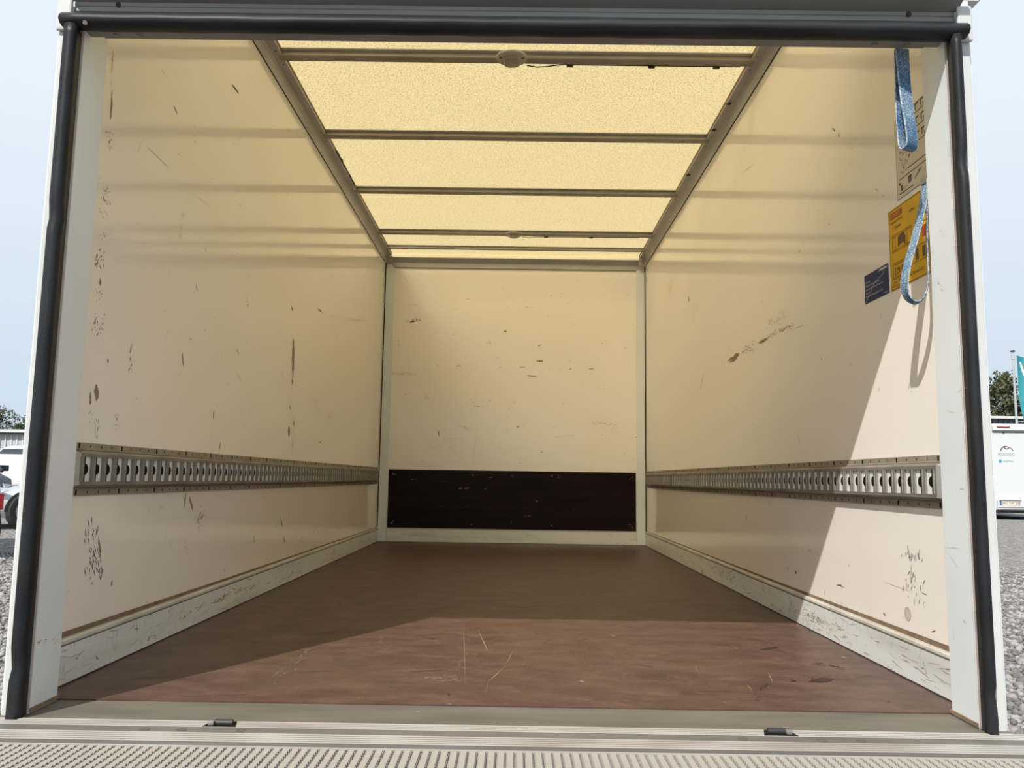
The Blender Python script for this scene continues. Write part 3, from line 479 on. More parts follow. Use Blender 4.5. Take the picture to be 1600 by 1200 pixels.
# lashing tracks: hat-section rails with slots
def track(s, side):
    t = thing('lashing_track', 'long slotted steel lashing track fixed to the %s wall' % side, 'rail', (s*WX, 2.2, .439), 'lashing tracks on the side walls')
    xw = s*(WX-.0005); X = lambda d: s*(WX-d)
    y0, y1 = .022, YB-.09
    MB().prism([(xw, .5495), (X(.006), .5495), (X(.0065), .5515), (X(.0035), .553), (X(.0035), .568), (xw, .568)], 1, y0, y1).build('upper_flange', 'steel_flange', t)
    MB().prism([(xw, .4575), (X(.006), .4575), (X(.0065), .4555), (X(.0035), .454), (X(.0035), .439), (xw, .439)], 1, y0, y1).build('lower_flange', 'steel_flange', t)
    d = .021
    MB().prism([(X(.004), .5495), (X(d-.003), .5465), (X(d), .542), (X(d), .5335), (X(d-.004), .5335), (X(d-.006), .541), (X(.004), .544)], 1, y0+.07, y1).build('upper_web', 'steel_track', t)
    MB().prism([(X(.004), .4575), (X(d-.003), .4605), (X(d), .465), (X(d), .4735), (X(d-.004), .4735), (X(d-.006), .466), (X(.004), .463)], 1, y0+.07, y1).build('lower_web', 'steel_track', t)
    er = lambda y, dd: [(X(.001), y, .4575), (X(.004), y, .4576), (X(dd), y, .465), (X(dd), y, .542), (X(.004), y, .5494), (X(.001), y, .5495)]
    MB().loft([er(y0, .005), er(y0+.030, d), er(y0+.070, d)]).build('end_cap', 'anodised_rail', t)
    MB().box(X(.0155), X(.0165), y0+.07, y1, .4665, .5405).build('backing_strip', 'track_back', t)
    pitch = .0531; n = int((y1-.10)/pitch)
    hw = .0085
    rm = MB().prism([(X(d-.004), -hw), (X(d+.0012), -hw), (X(d+.0012), -hw+.004), (X(d-.0005), -hw+.005), (X(d-.0005), hw-.005), (X(d+.0012), hw-.004), (X(d+.0012), hw), (X(d-.004), hw)], 2, .4735, .5335)
    rm.v = [(p[0]-s*WX, p[1], p[2]-.439) for p in rm.v]
    rung = rm.build('rung', 'steel_track', t, local=True)
    dm = MB(); xo = X(.0173)-s*WX; zc = .5035-.439
    pts = [(0, -.030), (.010, -.030), (.010, -.0135)]+[(.010+.0135*math.cos(a), .0135*math.sin(a)) for a in [(-PI/2)+PI*k/8 for k in range(1, 8)]]+[(.010, .0135), (.010, .030), (0, .030)]
    dm.add([(xo, p[0], zc+p[1]) for p in pts]+[(xo+s*.001, p[0], zc+p[1]) for p in pts],
           [tuple(range(len(pts))), tuple(range(len(pts), 2*len(pts)))]+[(i, (i+1) % len(pts), len(pts)+(i+1) % len(pts), len(pts)+i) for i in range(len(pts))])
    tab = dm.build('slot_shade_tab', 'track_dark', t, local=True)  # near-black tab added to stand in for the shadowed hollow of each slot
    first = .125-pitch/2
    for k in range(n+1):
        y = first+k*pitch-2.2
        if y+2.2 > y1-.012: break
        (rung if k == 0 else dup(rung, t, (0, 0, 0))).location = (0, y, 0)
        (tab if k == 0 else dup(tab, t, (0, 0, 0))).location = (0, y+.0125, 0)
    rv = MB()
    for k in range(82):
        y = .058+k*pitch; big = k % 4 in (0, 1) and k < 2 or k % 4 == 1
        h = .006 if big else .003; wd = .0022 if big else .0015
        for z in (.560, .4475): rv.box(X(.0034), X(.0052 if big else .0042), y-wd, y+wd, z-h, z+h)
    tag(rv.build('rivets', 'track_dark', t), kind='stuff')
    return t
track(-1, 'left'); track(1, 'right')

# roof bows
BOWS = [(1.374, 'nearest roof crossbar, carrying the larger-looking oval lamp'), (2.165, 'second roof crossbar from the opening, without a lamp'), (2.975, 'middle one of the five roof crossbars, without a lamp'),
        (3.820, 'fourth roof crossbar, carrying the small far oval lamp'), (4.203, 'rearmost thin roof crossbar next to the bulkhead')]
for i, (yb, lab) in enumerate(BOWS):
    hw = .024 if i < 4 else .012; fl = .020 if i < 4 else .012; zb = 2.246
    b = thing('roof_crossbar', lab, 'crossbar', (0, yb, zb), 'crossbars under the translucent roof')
    MB().prism([(yb-hw, zb+.004), (yb-hw+.004, zb), (yb+hw-.004, zb), (yb+hw, zb+.004), (yb+hw, zb+.025), (yb+hw-.003, zb+.025), (yb+hw-.003, zb+.006), (yb-hw+.003, zb+.006), (yb-hw+.003, zb+.025), (yb-hw, zb+.025)], 0, -1.0, 1.0).build('web', 'bow_metal', b)
    MB().box(-1.0, 1.0, yb-hw-fl, yb-hw, zb+.0225, zb+.0265).build('near_flange', 'lamp_base', b)
    MB().box(-1.0, 1.0, yb+hw, yb+hw+fl, zb+.0225, zb+.0265).build('far_flange', 'lamp_base', b)

# oval lamps
def lamp(x, y, lab, z=2.2455):
    l = thing('ceiling_lamp', lab, 'lamp', (x, y, z), 'oval lamps on the roof crossbars')
    N = 32; ov = lambda k, zz: [(x+.065*k*math.cos(a), y+.066*k*math.sin(a), zz) for a in [2*PI*i/N for i in range(N)]]
    MB().loft([ov(1, z), ov(1, z-.004), ov(.95, z-.007)]).build('base_plate', 'lamp_base', l)
    sq = lambda k, zz: [(x+.034*k*math.copysign(abs(math.cos(a))**.6, math.cos(a)), y+.014+.045*k*math.copysign(abs(math.sin(a))**.6, math.sin(a)), zz) for a in [2*PI*i/N for i in range(N)]]
    MB().loft([sq(1, z-.0065), sq(1, z-.012), sq(.93, z-.0155), sq(.6, z-.017)]).build('lens', 'lamp_lens', l, smooth=False)
    for d in (-.047, .047): MB().tube([(x+d, y-.008, z-.0065), (x+d, y-.008, z-.0085)], .0045, 8).build('screw', 'hole_dark', l)
lamp(-.019, 1.343, 'oval grey lamp on the nearest roof crossbar')
lamp(-.012, 3.79, 'oval grey lamp on the fourth, far roof crossbar')
cb = MB().tube([(.045, 1.402, 2.243), (.09, 1.405, 2.238), (.13, 1.403, 2.240), (.18, 1.40, 2.246), (.23, 1.399, 2.247), (.95, 1.399, 2.247)], .0025, 6)
tag(cb.build('lamp_cable', 'plastic_black'), 'thin dark cable running along the nearest crossbar to its lamp', 'cable')
cb = MB().tube([(.05, 3.846, 2.243), (.10, 3.848, 2.238), (.15, 3.846, 2.243), (.9, 3.846, 2.247)], .0022, 6)
tag(cb.build('lamp_cable', 'plastic_black'), 'thin dark cable running along the fourth crossbar to the far lamp', 'cable')
def clip(x, y, lab, rot=False, z=2.2395):
    m = MB()
    if rot: m.box(x-.006, x+.010, y-.010, y+.010, z, z+.009); m.box(x-.010, x-.004, y+.004, y+.016, z+.004, z+.010)
    else: m.box(x-.014, x+.014, y-.007, y+.007, z, z+.009); m.box(x-.010, x+.010, y-.0075, y-.007, z+.002, z+.005)
    tag(m.build('cable_clip', 'plastic_black', bevel=.0015), lab, 'clip', 'black clips holding the lamp cable')
for x, lab in ((.228, 'black cable clip on the nearest crossbar, closest to the lamp'), (.575, 'black cable clip on the nearest crossbar, middle of its three'), (.85, 'black cable clip on the nearest crossbar, closest to the right rail')):
    clip(x, 1.401, lab)
for y, lab in ((1.735, 'black clip on the right roof rail nearest to the opening'), (2.02, 'black clip on the right roof rail just before the second crossbar'), (2.62, 'black clip on the right roof rail between the second and third crossbars')):
    clip(.992, y, lab, True, 2.243)
for x, lab in ((.222, 'tiny black clip on the fourth crossbar nearer to its lamp'), (.55, 'tiny black clip on the fourth crossbar nearer to the right rail')):
    clip(x, 3.846, lab)

# peeling strip of old sealant hanging at the left rail
m = MB()
yy = 2.36
while yy < 2.9:
    m.box(-.986, -.975-random.uniform(0, .012), yy, yy+.03, 2.255, 2.262+random.uniform(0, .006)); yy += random.uniform(.02, .035)
tag(m.build('old_sealant', 'hole_dark'), 'dark ragged strip of old sealant along the left roof rail', 'sealant')

# rubber seals round the opening
def seal_profile(s):
    return [(s*.988, -.1085), (s*(1.013 if s < 0 else 1.005), -.1195), (s*(1.012 if s < 0 else 1.003), -.136), (s*(1.005 if s < 0 else .998), -.149), (s*.992, -.154), (s*.981, -.150), (s*.978, -.140), (s*.984, -.122)]
for s, lab in ((-1, 'black rubber door seal running down the left post'), (1, 'black rubber door seal running down the right post')):
    t = thing('rubber_seal', lab, 'seal', (s*.99, -.13, -.01), 'black rubber seals around the opening')
    mb = MB(); rings = []; n = 70
    for i in range(n+1):
        z = -.012+1.506*i/n; g = 1.0+.10*math.sin(i*2.1)*random.random()
        kink = .006*math.exp(-((z-(.10 if s < 0 else 1.20))/.02)**2)+.005*math.exp(-((z-(1.05 if s < 0 else .07))/.015)**2)
        rings.append([(p[0]-s*kink*.3, p[1]+kink if p[1] < -.125 else p[1]+(.0006*math.sin(i*1.7)), z) for p in seal_profile(s)])
    mb.loft(rings).build('bulb', 'black_rubber', t, smooth=True)
    MB().box(s*.984, s*1.004, -.1225, -.113, -.012, 1.49).build('foot', 'plastic_black', t)
t = thing('rubber_seal', 'thick black rubber bumper profile across the top of the opening', 'seal', (0, -.13, 1.495), 'black rubber seals around the opening')
hp = [(-.1075, 1.4975), (-.118, 1.4935), (-.134, 1.4915), (-.149, 1.495), (-.155, 1.503), (-.153, 1.513), (-.143, 1.523), (-.128, 1.531), (-.1135, 1.5375)]
rings = []
for i in range(60):
    x = -1.016+2.032*i/59; k = 1
    rings.append([(x, -.1075+(p[0]+.1075)*k, 1.496+(p[1]-1.496)+.0006*math.sin(i*1.3)) for p in hp])
MB().loft(rings).build('bulb', 'rubber_header', t, smooth=True)
MB().tube([(-.957, -.146, 1.496), (-.957, -.152, 1.4935)], .005, 8).build('screw', 'steel_track', t)

# ---------------- webbing loops
def ribbon(name, path, wvec, parent, th=.0016):
    """flat band: path of points, wvec(i) = half width vector"""
    n = len(path); path = [Vector(p) for p in path]; rings = []
    for i, p in enumerate(path):
        d = (path[min(i+1, n-1)]-path[max(i-1, 0)]).normalized(); w_ = Vector(wvec(i/(n-1))); nn = d.cross(w_).normalized()*th
        rings.append([p-w_-nn, p+w_-nn, p+w_+nn, p-w_+nn])
    MB().loft(rings).build(name, 'blue_webbing', parent)
    for sg in (-1, 1):
        MB().tube([p+Vector(wvec(i/(n-1)))*sg for i, p in enumerate(path)], th*1.15, 5).build('selvedge', 'webbing_edge', parent)
def spline(pts, n):
    P = [Vector(p) for p in pts]; P = [P[0]*2-P[1]]+P+[P[-1]*2-P[-2]]; o = []
    m = len(P)-3
    for i in range(n+1):
        u = i/n*m; k = min(int(u), m-1); f = u-k; a, b, c, d = P[k:k+4]
        o.append(.5*((2*b)+(c-a)*f+(2*a-5*b+4*c-d)*f*f+(3*b-a-3*c+d)*f**3))
    return o
t = thing('webbing_loop', 'short blue webbing pull loop hanging from the header at upper right', 'strap', (.91, -.03, 1.482), 'blue webbing pull loops')
pth = spline([(.907, -.064, 1.505), (.907, -.066, 1.45), (.909, -.069, 1.38), (.914, -.073, 1.31), (.917, -.070, 1.272), (.914, -.060, 1.262), (.910, -.049, 1.270), (.909, -.046, 1.32), (.908, -.050, 1.40), (.907, -.058, 1.505)], 60)
ribbon('band', pth, lambda t_: (.0155, .002+.006*math.sin(PI*t_), 0), t)
t = thing('webbing_loop', 'narrow blue webbing loop hanging at the edge of the right post over the yellow sticker', 'strap', (1.0, .05, 1.20), 'blue webbing pull loops')
pth = spline([(1.000, .034, 1.225), (.991, .036, 1.17), (.972, .040, 1.09), (.952, .045, 1.02), (.944, .048, .970), (.952, .050, .938), (.974, .050, .928), (.993, .048, .948), (1.000, .046, .985), (.999, .042, 1.06), (1.000, .038, 1.14), (1.002, .036, 1.225)], 70)
ribbon('band', pth, lambda t_: (.0145*(-.14+.56*min(1, max(0, (t_-.35)/.3))), .0135, 0), t)
MB().box(.994, 1.012, .022, .050, 1.218, 1.236).build('anchor_plate', 'steel_track', t)

# ---------------- stickers on the right wall (u = left to right as read, v = up)
class Decal:
    def __init__(s, root, y_left, z0, x): s.r = root; s.y = y_left; s.z = z0; s.x = x
    def pt(s, u, v, k): return (s.x-.00025*k, s.y-u, s.z+v)
    def poly(s, pts, mat, name, k=2): MB().add([s.pt(u, v, k) for u, v in pts], [tuple(range(len(pts)))]).build(name, mat, s.r)
    def quads(s, rects, mat, name, k=2):
        m = MB()
        for (u0, v0, u1, v1) in rects: m.add([s.pt(u0, v0, k), s.pt(u1, v0, k), s.pt(u1, v1, k), s.pt(u0, v1, k)], [(0, 1, 2, 3)])
        o = m.build(name, mat, s.r)
        if len(rects) > 1: o['kind'] = 'stuff'
    def lines(s, segs, wd, mat, name, k=2):
        m = MB()
        for (u0, v0, u1, v1) in segs:
            l = math.hypot(u1-u0, v1-v0) or 1; a, b = -(v1-v0)/l*wd/2, (u1-u0)/l*wd/2
            m.add([s.pt(u0-a, v0-b, k), s.pt(u1-a, v1-b, k), s.pt(u1+a, v1+b, k), s.pt(u0+a, v0+b, k)], [(0, 1, 2, 3)])
        m.build(name, mat, s.r)
    def text(s, txt, u, v, size, mat, name='lettering', k=3, sx=1.0):
        vs_, fs = text_mesh(txt, size, sx); MB().add([s.pt(u+a, v+b, k) for a, b in vs_], fs).build(name, mat, s.r)
    def sheet(s, w_, h_, mat): MB().box(s.x+.0003, s.x, s.y-w_, s.y, s.z, s.z+h_).build('sheet', mat, s.r)
XS = WX-.0012
t = thing('load_securing_sticker', 'large yellow sticker with brown load securing diagrams and red header', 'sticker', (WX, .215, 1.018))
D = Decal(t, .320, 1.018, XS); w_, h_ = .215, .224; D.sheet(w_, h_, 'label_yellow')
D.lines([(.003, .003, w_-.003, .003), (w_-.003, .003, w_-.003, h_-.003), (w_-.003, h_-.003, .003, h_-.003), (.003, h_-.003, .003, .003)], .0018, 'ink_brown', 'border')
D.quads([(.010, .196, .078, .214)], 'ink_red', 'red_header')
D.text('SOMMERER', .012, .200, .0145, 'label_yellow', sx=.72)
D.text('Ladungssicherung', .010, .184, .011, 'ink_brown', sx=.9); D.text('Aufbau', .115, .186, .011, 'ink_brown'); D.text('Zurrlatte', .035, .166, .012, 'ink_black', sx=.8)
rail = lambda v, a, b: [(a, v, b, v), (a, v-.005, b, v-.005)]
seg = rail(.150, .018, .125)+rail(.108, .018, .125)+[(.018, .150, .018, .103), (.034, .150, .034, .103), (.100, .150, .100, .103), (.125, .150, .125, .103)]
seg += rail(.072, .018, .105)+rail(.034, .018, .105)+[(.018, .072, .018, .029), (.105, .072, .105, .029), (.118, .085, .205, .085), (.118, .045, .205, .045), (.118, .085, .118, .045), (.205, .085, .205, .045), (.150, .14, .205, .14)]
for k in range(6): seg += [(.030+k*.012, .072, .030+k*.012, .067), (.030+k*.012, .034, .030+k*.012, .029)]
D.lines(seg, .0015, 'ink_brown', 'diagram_lines')
D.poly([(.048, .112), (.050, .140), (.082, .146), (.092, .132), (.090, .108), (.080, .118), (.060, .116)], 'ink_brown', 'cargo_drawing')
for q_ in ((.064, .036, .086, .058), (.140, .050, .155, .080), (.175, .050, .190, .078)): D.quads([q_], 'ink_brown', 'cargo_block')
D.quads([(.026, .038, .033, .060), (.040, .040, .046, .046), (.040, .050, .046, .058), (.050, .042, .055, .056)], 'ink_brown', 'fittings', 2)
D.quads([(.028, .041, .031, .057), (.0415, .0415, .0445, .0445)], 'label_yellow', 'fitting_openings', 3)
D.quads([(.178, .10, .200, .13)], 'ink_red', 'red_symbol')
D.text('Zulass. 1000 daN   winkel 500 daN (30°)', .010, .0175, .0105, 'ink_black', sx=.98); D.text('500 daN/m', .010, .0075, .0095, 'ink_black')
t = thing('pictogram_sticker', 'pale sticker with rows of small black pictograms behind the upper strap', 'sticker', (WX, .155, 1.255))
D = Decal(t, .262, 1.256, XS); w_, h_ = .21, .222; D.sheet(w_, h_, 'label_white')
D.lines([(.0, .0, .0, h_), (.0, .001, w_, .001), (0, h_-.001, w_, h_-.001)], .0012, 'ink_grey', 'border')
D.lines([(.012, .012, .088, .012), (.062, .067, .20, .067), (.062, .118, .20, .118), (.062, .158, .20, .158), (.062, .196, .20, .196), (.01, .052, .20, .052)], .0022, 'ink_black', 'ruled_lines')
q = []
for v in (.125, .165, .202):
    for k, u in enumerate((.088, .112, .140, .165)):
        q += [(u, v, u+.004, v+.016), (u, v+.014, u+.016, v+.018)]+([(u+.012, v-.003, u+.016, v+.006)] if k % 2 == 0 else [])
q += [(.022, .018, .030, .034), (.012, .036, .018, .042), (.062, .026, .066, .044), (.068, .026, .072, .044), (.074, .026, .078, .044), (.064, .040, .08, .044)]
for k in range(5): q.append((.098+k*.006, .026+k*.003, .102+k*.006, .030+k*.004))
q += [(.034+k*.006, .021, .038+k*.006, .0225) for k in range(4)]
D.quads(q, 'ink_black', 'pictograms')
sg = []
for (cx_, cy_, r_) in ((.030, .112, .010), (.045, .100, .014), (.050, .080, .012), (.033, .075, .009), (.028, .130, .008)):
    for k in range(8):
        a0, a1 = 2*PI*k/8, 2*PI*(k+1)/8
        if k % 4 != 3: sg.append((cx_+r_*math.cos(a0), cy_+r_*math.sin(a0)*1.2, cx_+r_*math.cos(a1), cy_+r_*math.sin(a1)*1.2))
D.lines(sg, .0013, 'ink_grey', 'line_drawings'); D.quads([(.068, .094, .075, .102), (.012, .040, .016, .045)], 'ink_red', 'red_dots', 3)
t = thing('angle_sticker', 'small dark blue sticker with white text lines and a sketched strap line', 'sticker', (WX, .41, 1.02))
D = Decal(t, .485, 1.0195, XS); w_, h_ = .152, .084; D.sheet(w_, h_, 'label_blue')
D.quads([(.098, .0735, .147, .0795)], 'ink_white', 'white_field')
D.text('Zurrgurt', .008, .058, .009, 'ink_white'); D.text('Maximal zulässige Belastung', .008, .047, .009, 'ink_white', sx=.88); D.text('beim Niederzurren daN beachten', .008, .036, .009, 'ink_white', sx=.9)
D.text('Achtung', .008, .026, .008, 'ink_white'); D.text('Winkel und Vorspannkraft prüfen', .008, .016, .009, 'ink_white', sx=.9); D.text('SOMMERER', .122, .004, .0055, 'ink_white')
D.lines([(.004, .003, .03, .018), (.03, .018, .05, .038), (.05, .038, .075, .052), (.075, .052, .118, .060), (.118, .060, .128, .064), (.128, .064, .128, .074), (.120, .060, .120, .072)], .0013, 'ink_white', 'strap_sketch')

# ---------------- aluminium sill profiles and the tail lift platform
t = thing('ridged_sill', 'ridged aluminium sill profile with a grey channel between its ribs', 'sill', (0, -.2, -.05))
MB().box(-1.06, 1.06, -.272, -.1412, -.05, -.0022).build('channel', 'sill_channel', t)
for a_, c_ in ((-.1800, -.1414), (-.2680, -.2135)): MB().box(-1.06, 1.06, a_, c_, -.0023, -.0018).build('groove_base', 'groove_dark', t)
for k, y in enumerate((-.1455, -.1555, -.1655, -.1755)): MB().box(-1.06, 1.06, y-.0028, y+.0028, -.0019, -.0010).build('rib', 'sill_alu', t)
for y in (-.2175, -.2285, -.2395, -.2505, -.2615): MB().box(-1.06, 1.06, y-.0031, y+.0031, -.0019, -.0010).build('rib', 'sill_alu', t)
for x in (-.70, -.628, -.512, .47, .625, .70):
    m = MB(); m.tube([(x, -.197, -.0022), (x, -.197, -.0014)], .010, 14); m.build('bolt_head', 'groove_dark', t)
for s, lab in ((-1, 'dark steel hinge lug in a cut-out of the sill at left'), (1, 'dark steel hinge lug in a cut-out of the sill at right')):
    xc = s*.562 if s < 0 else .552
    h = thing('hinge_lug', lab, 'hinge', (xc, -.16, -.006), 'hinge lugs in the sill')
    MB().prism([(xc-.034, -.178), (xc-.024, -.1415), (xc+.024, -.1415), (xc+.034, -.178)], 2, -.0024, -.0006).build('cut_out', 'track_dark', h)
    MB().tube([(xc-.022, -.160, .002), (xc+.022, -.160, .002)], .0065, 12).build('pin', 'plastic_black', h)
    MB().box(xc+s*.012, xc+s*.024, -.174, -.146, -.0004, .008).build('lug', 'steel_track', h, bevel=.002)

pf = thing('tail_lift_platform', 'ribbed grey aluminium tail lift platform in front of the sill', 'platform', (0, -.9, -.06))
MB().box(-1.12, 1.12, -1.55, -.2735, -.05, -.0135).build('deck', 'platform_groove', pf)
MB().box(-1.12, 1.12, -.2785, -.2735, -.0137, -.006).build('front_edge', 'sill_alu', pf)
MB().box(-1.13, 1.13, -1.60, -1.55, -.05, -.004).build('tip', 'sill_alu', pf)
RP = .0172
def rib_mesh():
    m = MB(); prof = []; y = -1.55
    while y < -.294:
        prof += [(y, -.0062, .0054), (y+.0076, -.0046, .0054), (y+.0084, -.0058, .0077), (y+.0122, -.0066, .0077)]; y += .0128
    prof.append((-.2795, -.0062, .0054))
    n = len(prof); vs_ = []
    for (yy_, zz_, hw) in prof: vs_ += [(-hw, yy_, zz_), (hw, yy_, zz_), (-hw-.0004, yy_, -.0136), (hw+.0004, yy_, -.0136)]
    fs = []
    for i in range(n-1):
        a = 4*i; b = a+4
        fs += [(a, a+1, b+1, b), (a+2, a, b, b+2), (a+1, a+3, b+3, b+1)]
    m.add(vs_, fs); m.v = [(p[0], p[1]+.9, p[2]+.06) for p in m.v]
    return m
rib = rib_mesh().build('tread_rib', 'platform_alu', pf, local=True)
nr = int(2.22/RP)
for k in range(nr):
    x = -1.11+k*RP+.5*RP
    (rib if k == 0 else dup(rib, pf, (0, 0, 0))).location = (x, 0, 0)
N = 20
MB().loft([[(.935+.075*math.copysign(abs(math.cos(a))**.6, math.cos(a)), -.42+.055*math.copysign(abs(math.sin(a))**.6, math.sin(a)), z) for a in [2*PI*i/N for i in range(N)]] for z in (-.0137, -.003)]).build('foot_pad', 'pole_alu', pf)
m = MB()
for k in range(3): m.box(.89, .98, -.45+k*.025, -.445+k*.025, -.0031, -.0022)
m.build('foot_pad_grip', 'platform_groove', pf)

# ================================================================ OUTSIDE
g = struct(MB().add([(-120, -60, ZG), (120, -60, ZG), (120, 140, ZG), (-120, 140, ZG)], [(0, 1, 2, 3)]).build('ground', 'gravel_ground'), 'grey gravel yard')
def stones():
    ic = [(0, 0, 1), (.89, 0, .45), (.28, .85, .45), (-.72, .53, .45), (-.72, -.53, .45), (.28, -.85, .45), (.72, .53, -.45), (-.28, .85, -.45), (-.89, 0, -.45), (-.28, -.85, -.45), (.72, -.53, -.45), (0, 0, -1)]
    fi = [(0, 1, 2), (0, 2, 3), (0, 3, 4), (0, 4, 5), (0, 5, 1), (1, 6, 2), (2, 7, 3), (3, 8, 4), (4, 9, 5), (5, 10, 1), (6, 7, 2), (7, 8, 3), (8, 9, 4), (9, 10, 5), (10, 6, 1), (11, 7, 6), (11, 8, 7), (11, 9, 8), (11, 10, 9), (11, 6, 10)]
    ic = np.array(ic); fi = np.array(fi)
    n = 17000
    for s, lab in ((-1, 'loose grey gravel stones beside the left of the truck'), (1, 'loose grey gravel stones beside the right of the truck')):
        d = np.sqrt(rng.uniform(2.4**2, 10**2, n)); k = .36+.80*rng.beta(2.2, 2.6, n)
        px = s*d*k; py = d-1.84; keep = (np.abs(px) > 1.14) & (rng.uniform(0, 1, n) < np.clip((11-d)/5, 0, 1)); px, py = px[keep], py[keep]; c = len(px)
        r = rng.uniform(.010, .026, c)[:, None, None]*rng.uniform(.6, 1.25, (c, 1, 3))*rng.uniform(.8, 1.2, (c, 12, 1))
        a = rng.uniform(0, 2*PI, c); ca, sa = np.cos(a)[:, None], np.sin(a)[:, None]
        v = ic[None]*r; x = v[..., 0]*ca-v[..., 1]*sa; y = v[..., 0]*sa+v[..., 1]*ca
        V = np.stack([x+px[:, None], y+py[:, None], v[..., 2]*.8+ZG+.006], -1).reshape(-1, 3)
        F = (fi[None]+np.arange(c)[:, None, None]*12).reshape(-1, 3)
        me = bpy.data.meshes.new('gravel'); me.vertices.add(len(V)); me.vertices.foreach_set('co', V.ravel())
        me.loops.add(F.size); me.loops.foreach_set('vertex_index', F.ravel().astype(np.int32))
        me.polygons.add(len(F)); me.polygons.foreach_set('loop_start', (np.arange(len(F))*3).astype(np.int32)); me.update(calc_edges=True); me.validate()
        me.materials.append(MAT['stone']); o = bpy.data.objects.new('gravel', me); COL.objects.link(o)
        tag(o, lab, 'gravel', None, 'stuff')
stones()

# ---------------- vehicles
def wheel(root, x, y, r, wd):
    w0 = MB(); N = 24
    ring = lambda rr, xx: [(x+xx, y+rr*math.cos(2*PI*i/N), r+rr*math.sin(2*PI*i/N)) for i in range(N)]
    w0.loft([ring(r*.62, -wd/2), ring(r*.93, -wd/2), ring(r, -wd*.32), ring(r, wd*.32), ring(r*.93, wd/2), ring(r*.62, wd/2)], cap=True)
    o = w0.build('wheel', 'tyre', root, local=True)
    sg = 1 if x > 0 else -1; rm = MB(); xx = sg*(wd/2+.004)
    rm.loft([ring(r*.64, xx), ring(r*.64, xx+sg*.006), ring(r*.55, xx+sg*.006), ring(r*.55, xx)], cap=False)
    for k in range(5):
        a = 2*PI*k/5; c_, s_ = math.cos(a), math.sin(a); h = .035
        rm.add([(x*0+x+xx+sg*q, y+rr*c_-hh*s_, r+rr*s_+hh*c_) for q in (0, .008) for rr, hh in ((.04, -h), (r*.6, -h*.7), (r*.6, h*.7), (.04, h))], [(0, 1, 2, 3), (4, 5, 6, 7), (0, 1, 5, 4), (1, 2, 6, 5), (2, 3, 7, 6), (3, 0, 4, 7)])
    rm.build('rim', 'rim', o, local=True)
def car(name, label, loc, rz, paint, L=4.0, W=1.72, H=1.46, hood=.80, belt=.92, front_plate=True, wf=.19, gs=0.0):
    """car along local -Y (front) .. +Y (rear)"""
    t = thing(name, label, 'car', loc, None, rz); y0 = -L/2
    st = [(0.0, .30, .62, .74), (.03, .22, .70, .86), (.10, .18, hood-.06, .95), (.22, .18, hood+.02, 1.0), (.30, .18, belt-.02, 1.0), (.5, .18, belt+.02, 1.0), (.75, .18, belt+.05, 1.0), (.92, .2, belt+.05, .97), (.98, .26, belt-.02, .90), (1.0, .34, .75, .82)]
    rings = []
    for f, zl, zh, kw in st:
        hw = W/2*kw; y = y0+f*L
        rings.append([(-hw*.96, y, zl), (hw*.96, y, zl), (hw, y, zl+.16), (hw, y, zl+(zh-zl)*.6), (hw*.95, y, zh-.05), (hw*.78, y, zh), (-hw*.78, y, zh), (-hw*.95, y, zh-.05), (-hw, y, zl+(zh-zl)*.6), (-hw, y, zl+.16)])
    MB().loft(rings).build('body', paint, t, smooth=True, local=True)
    gh = []
    for f, z0, z1, kw in ((.24, belt-.06, belt-.02, .80), (.42, belt-.02, H-.05, .74), (.55, belt, H-.02, .74), (.78, belt, H-.06, .72), (.95, belt-.02, belt+.04, .70)):
        hw = W/2; y = y0+(f+gs*(1-f))*L
        gh.append([(-hw*.93, y, z0), (hw*.93, y, z0), (hw*kw, y, z1), (-hw*kw, y, z1)])
    MB().loft(gh).build('glasshouse', 'car_glass', t, local=True)
    MB().loft([[(-W*.37, y0+f*L, z-.02), (W*.37, y0+f*L, z-.02), (W*.34, y0+f*L, z+.012), (-W*.34, y0+f*L, z+.012)] for f, z in ((.415+gs*.58, H-.05), (.55+gs*.45, H-.015), (.70+gs*.3, H-.025), (.79+gs*.2, H-.06))]).build('roof', paint, t, smooth=True, local=True)
    for sx_ in (-1, 1):
        MB().tube([(sx_*W*.455, y0+(.245+gs*.755)*L, belt-.03), (sx_*W*.372, y0+(.42+gs*.58)*L, H-.045)], .035, 6).build('pillar', paint, t, local=True)
        MB().loft([[(sx_*W*.30, y0+.045, .62), (sx_*W*.42, y0+.16, .60), (sx_*W*.46, y0+.34, .70), (sx_*W*.30, y0+.12, .73)], [(sx_*W*.31, y0+.0, .61), (sx_*W*.44, y0+.10, .59), (sx_*W*.485, y0+.30, .69), (sx_*W*.31, y0+.03, .72)]]).build('headlight', 'head_lamp', t, local=True)
        MB().box(sx_*W*.30, sx_*W*.46, y0+L-.10, y0+L-.03, .56, .74).build('tail_light', 'tail_lamp', t, local=True)
        MB().box(sx_*W*.47, sx_*W*.585, y0+(.31+gs*.6)*L, y0+(.35+gs*.6)*L, belt-.02, belt+.12).build('mirror', paint, t, local=True, bevel=.02)
        for f in (wf, .80):
            N = 18; yw = y0+f*L
            MB().add([(sx_*(W/2+.004), yw, .32)]+[(sx_*(W/2+.004), yw+.37*math.cos(PI*i/N), .30+.37*math.sin(PI*i/N)) for i in range(N+1)], [(0, i+1, i+2) for i in range(N)]).build('wheel_arch', 'plastic_black', t, local=True)
            wheel(t, sx_*(W/2-.06), yw, .31, .20)
    MB().box(-W*.36, W*.36, y0-.006, y0+.06, .28, .44).build('grille', 'plastic_black', t, local=True)
    if front_plate: MB().box(-.26, .26, y0-.02, y0-.005, .42, .53).build('number_plate', 'label_white', t, local=True)
    return t
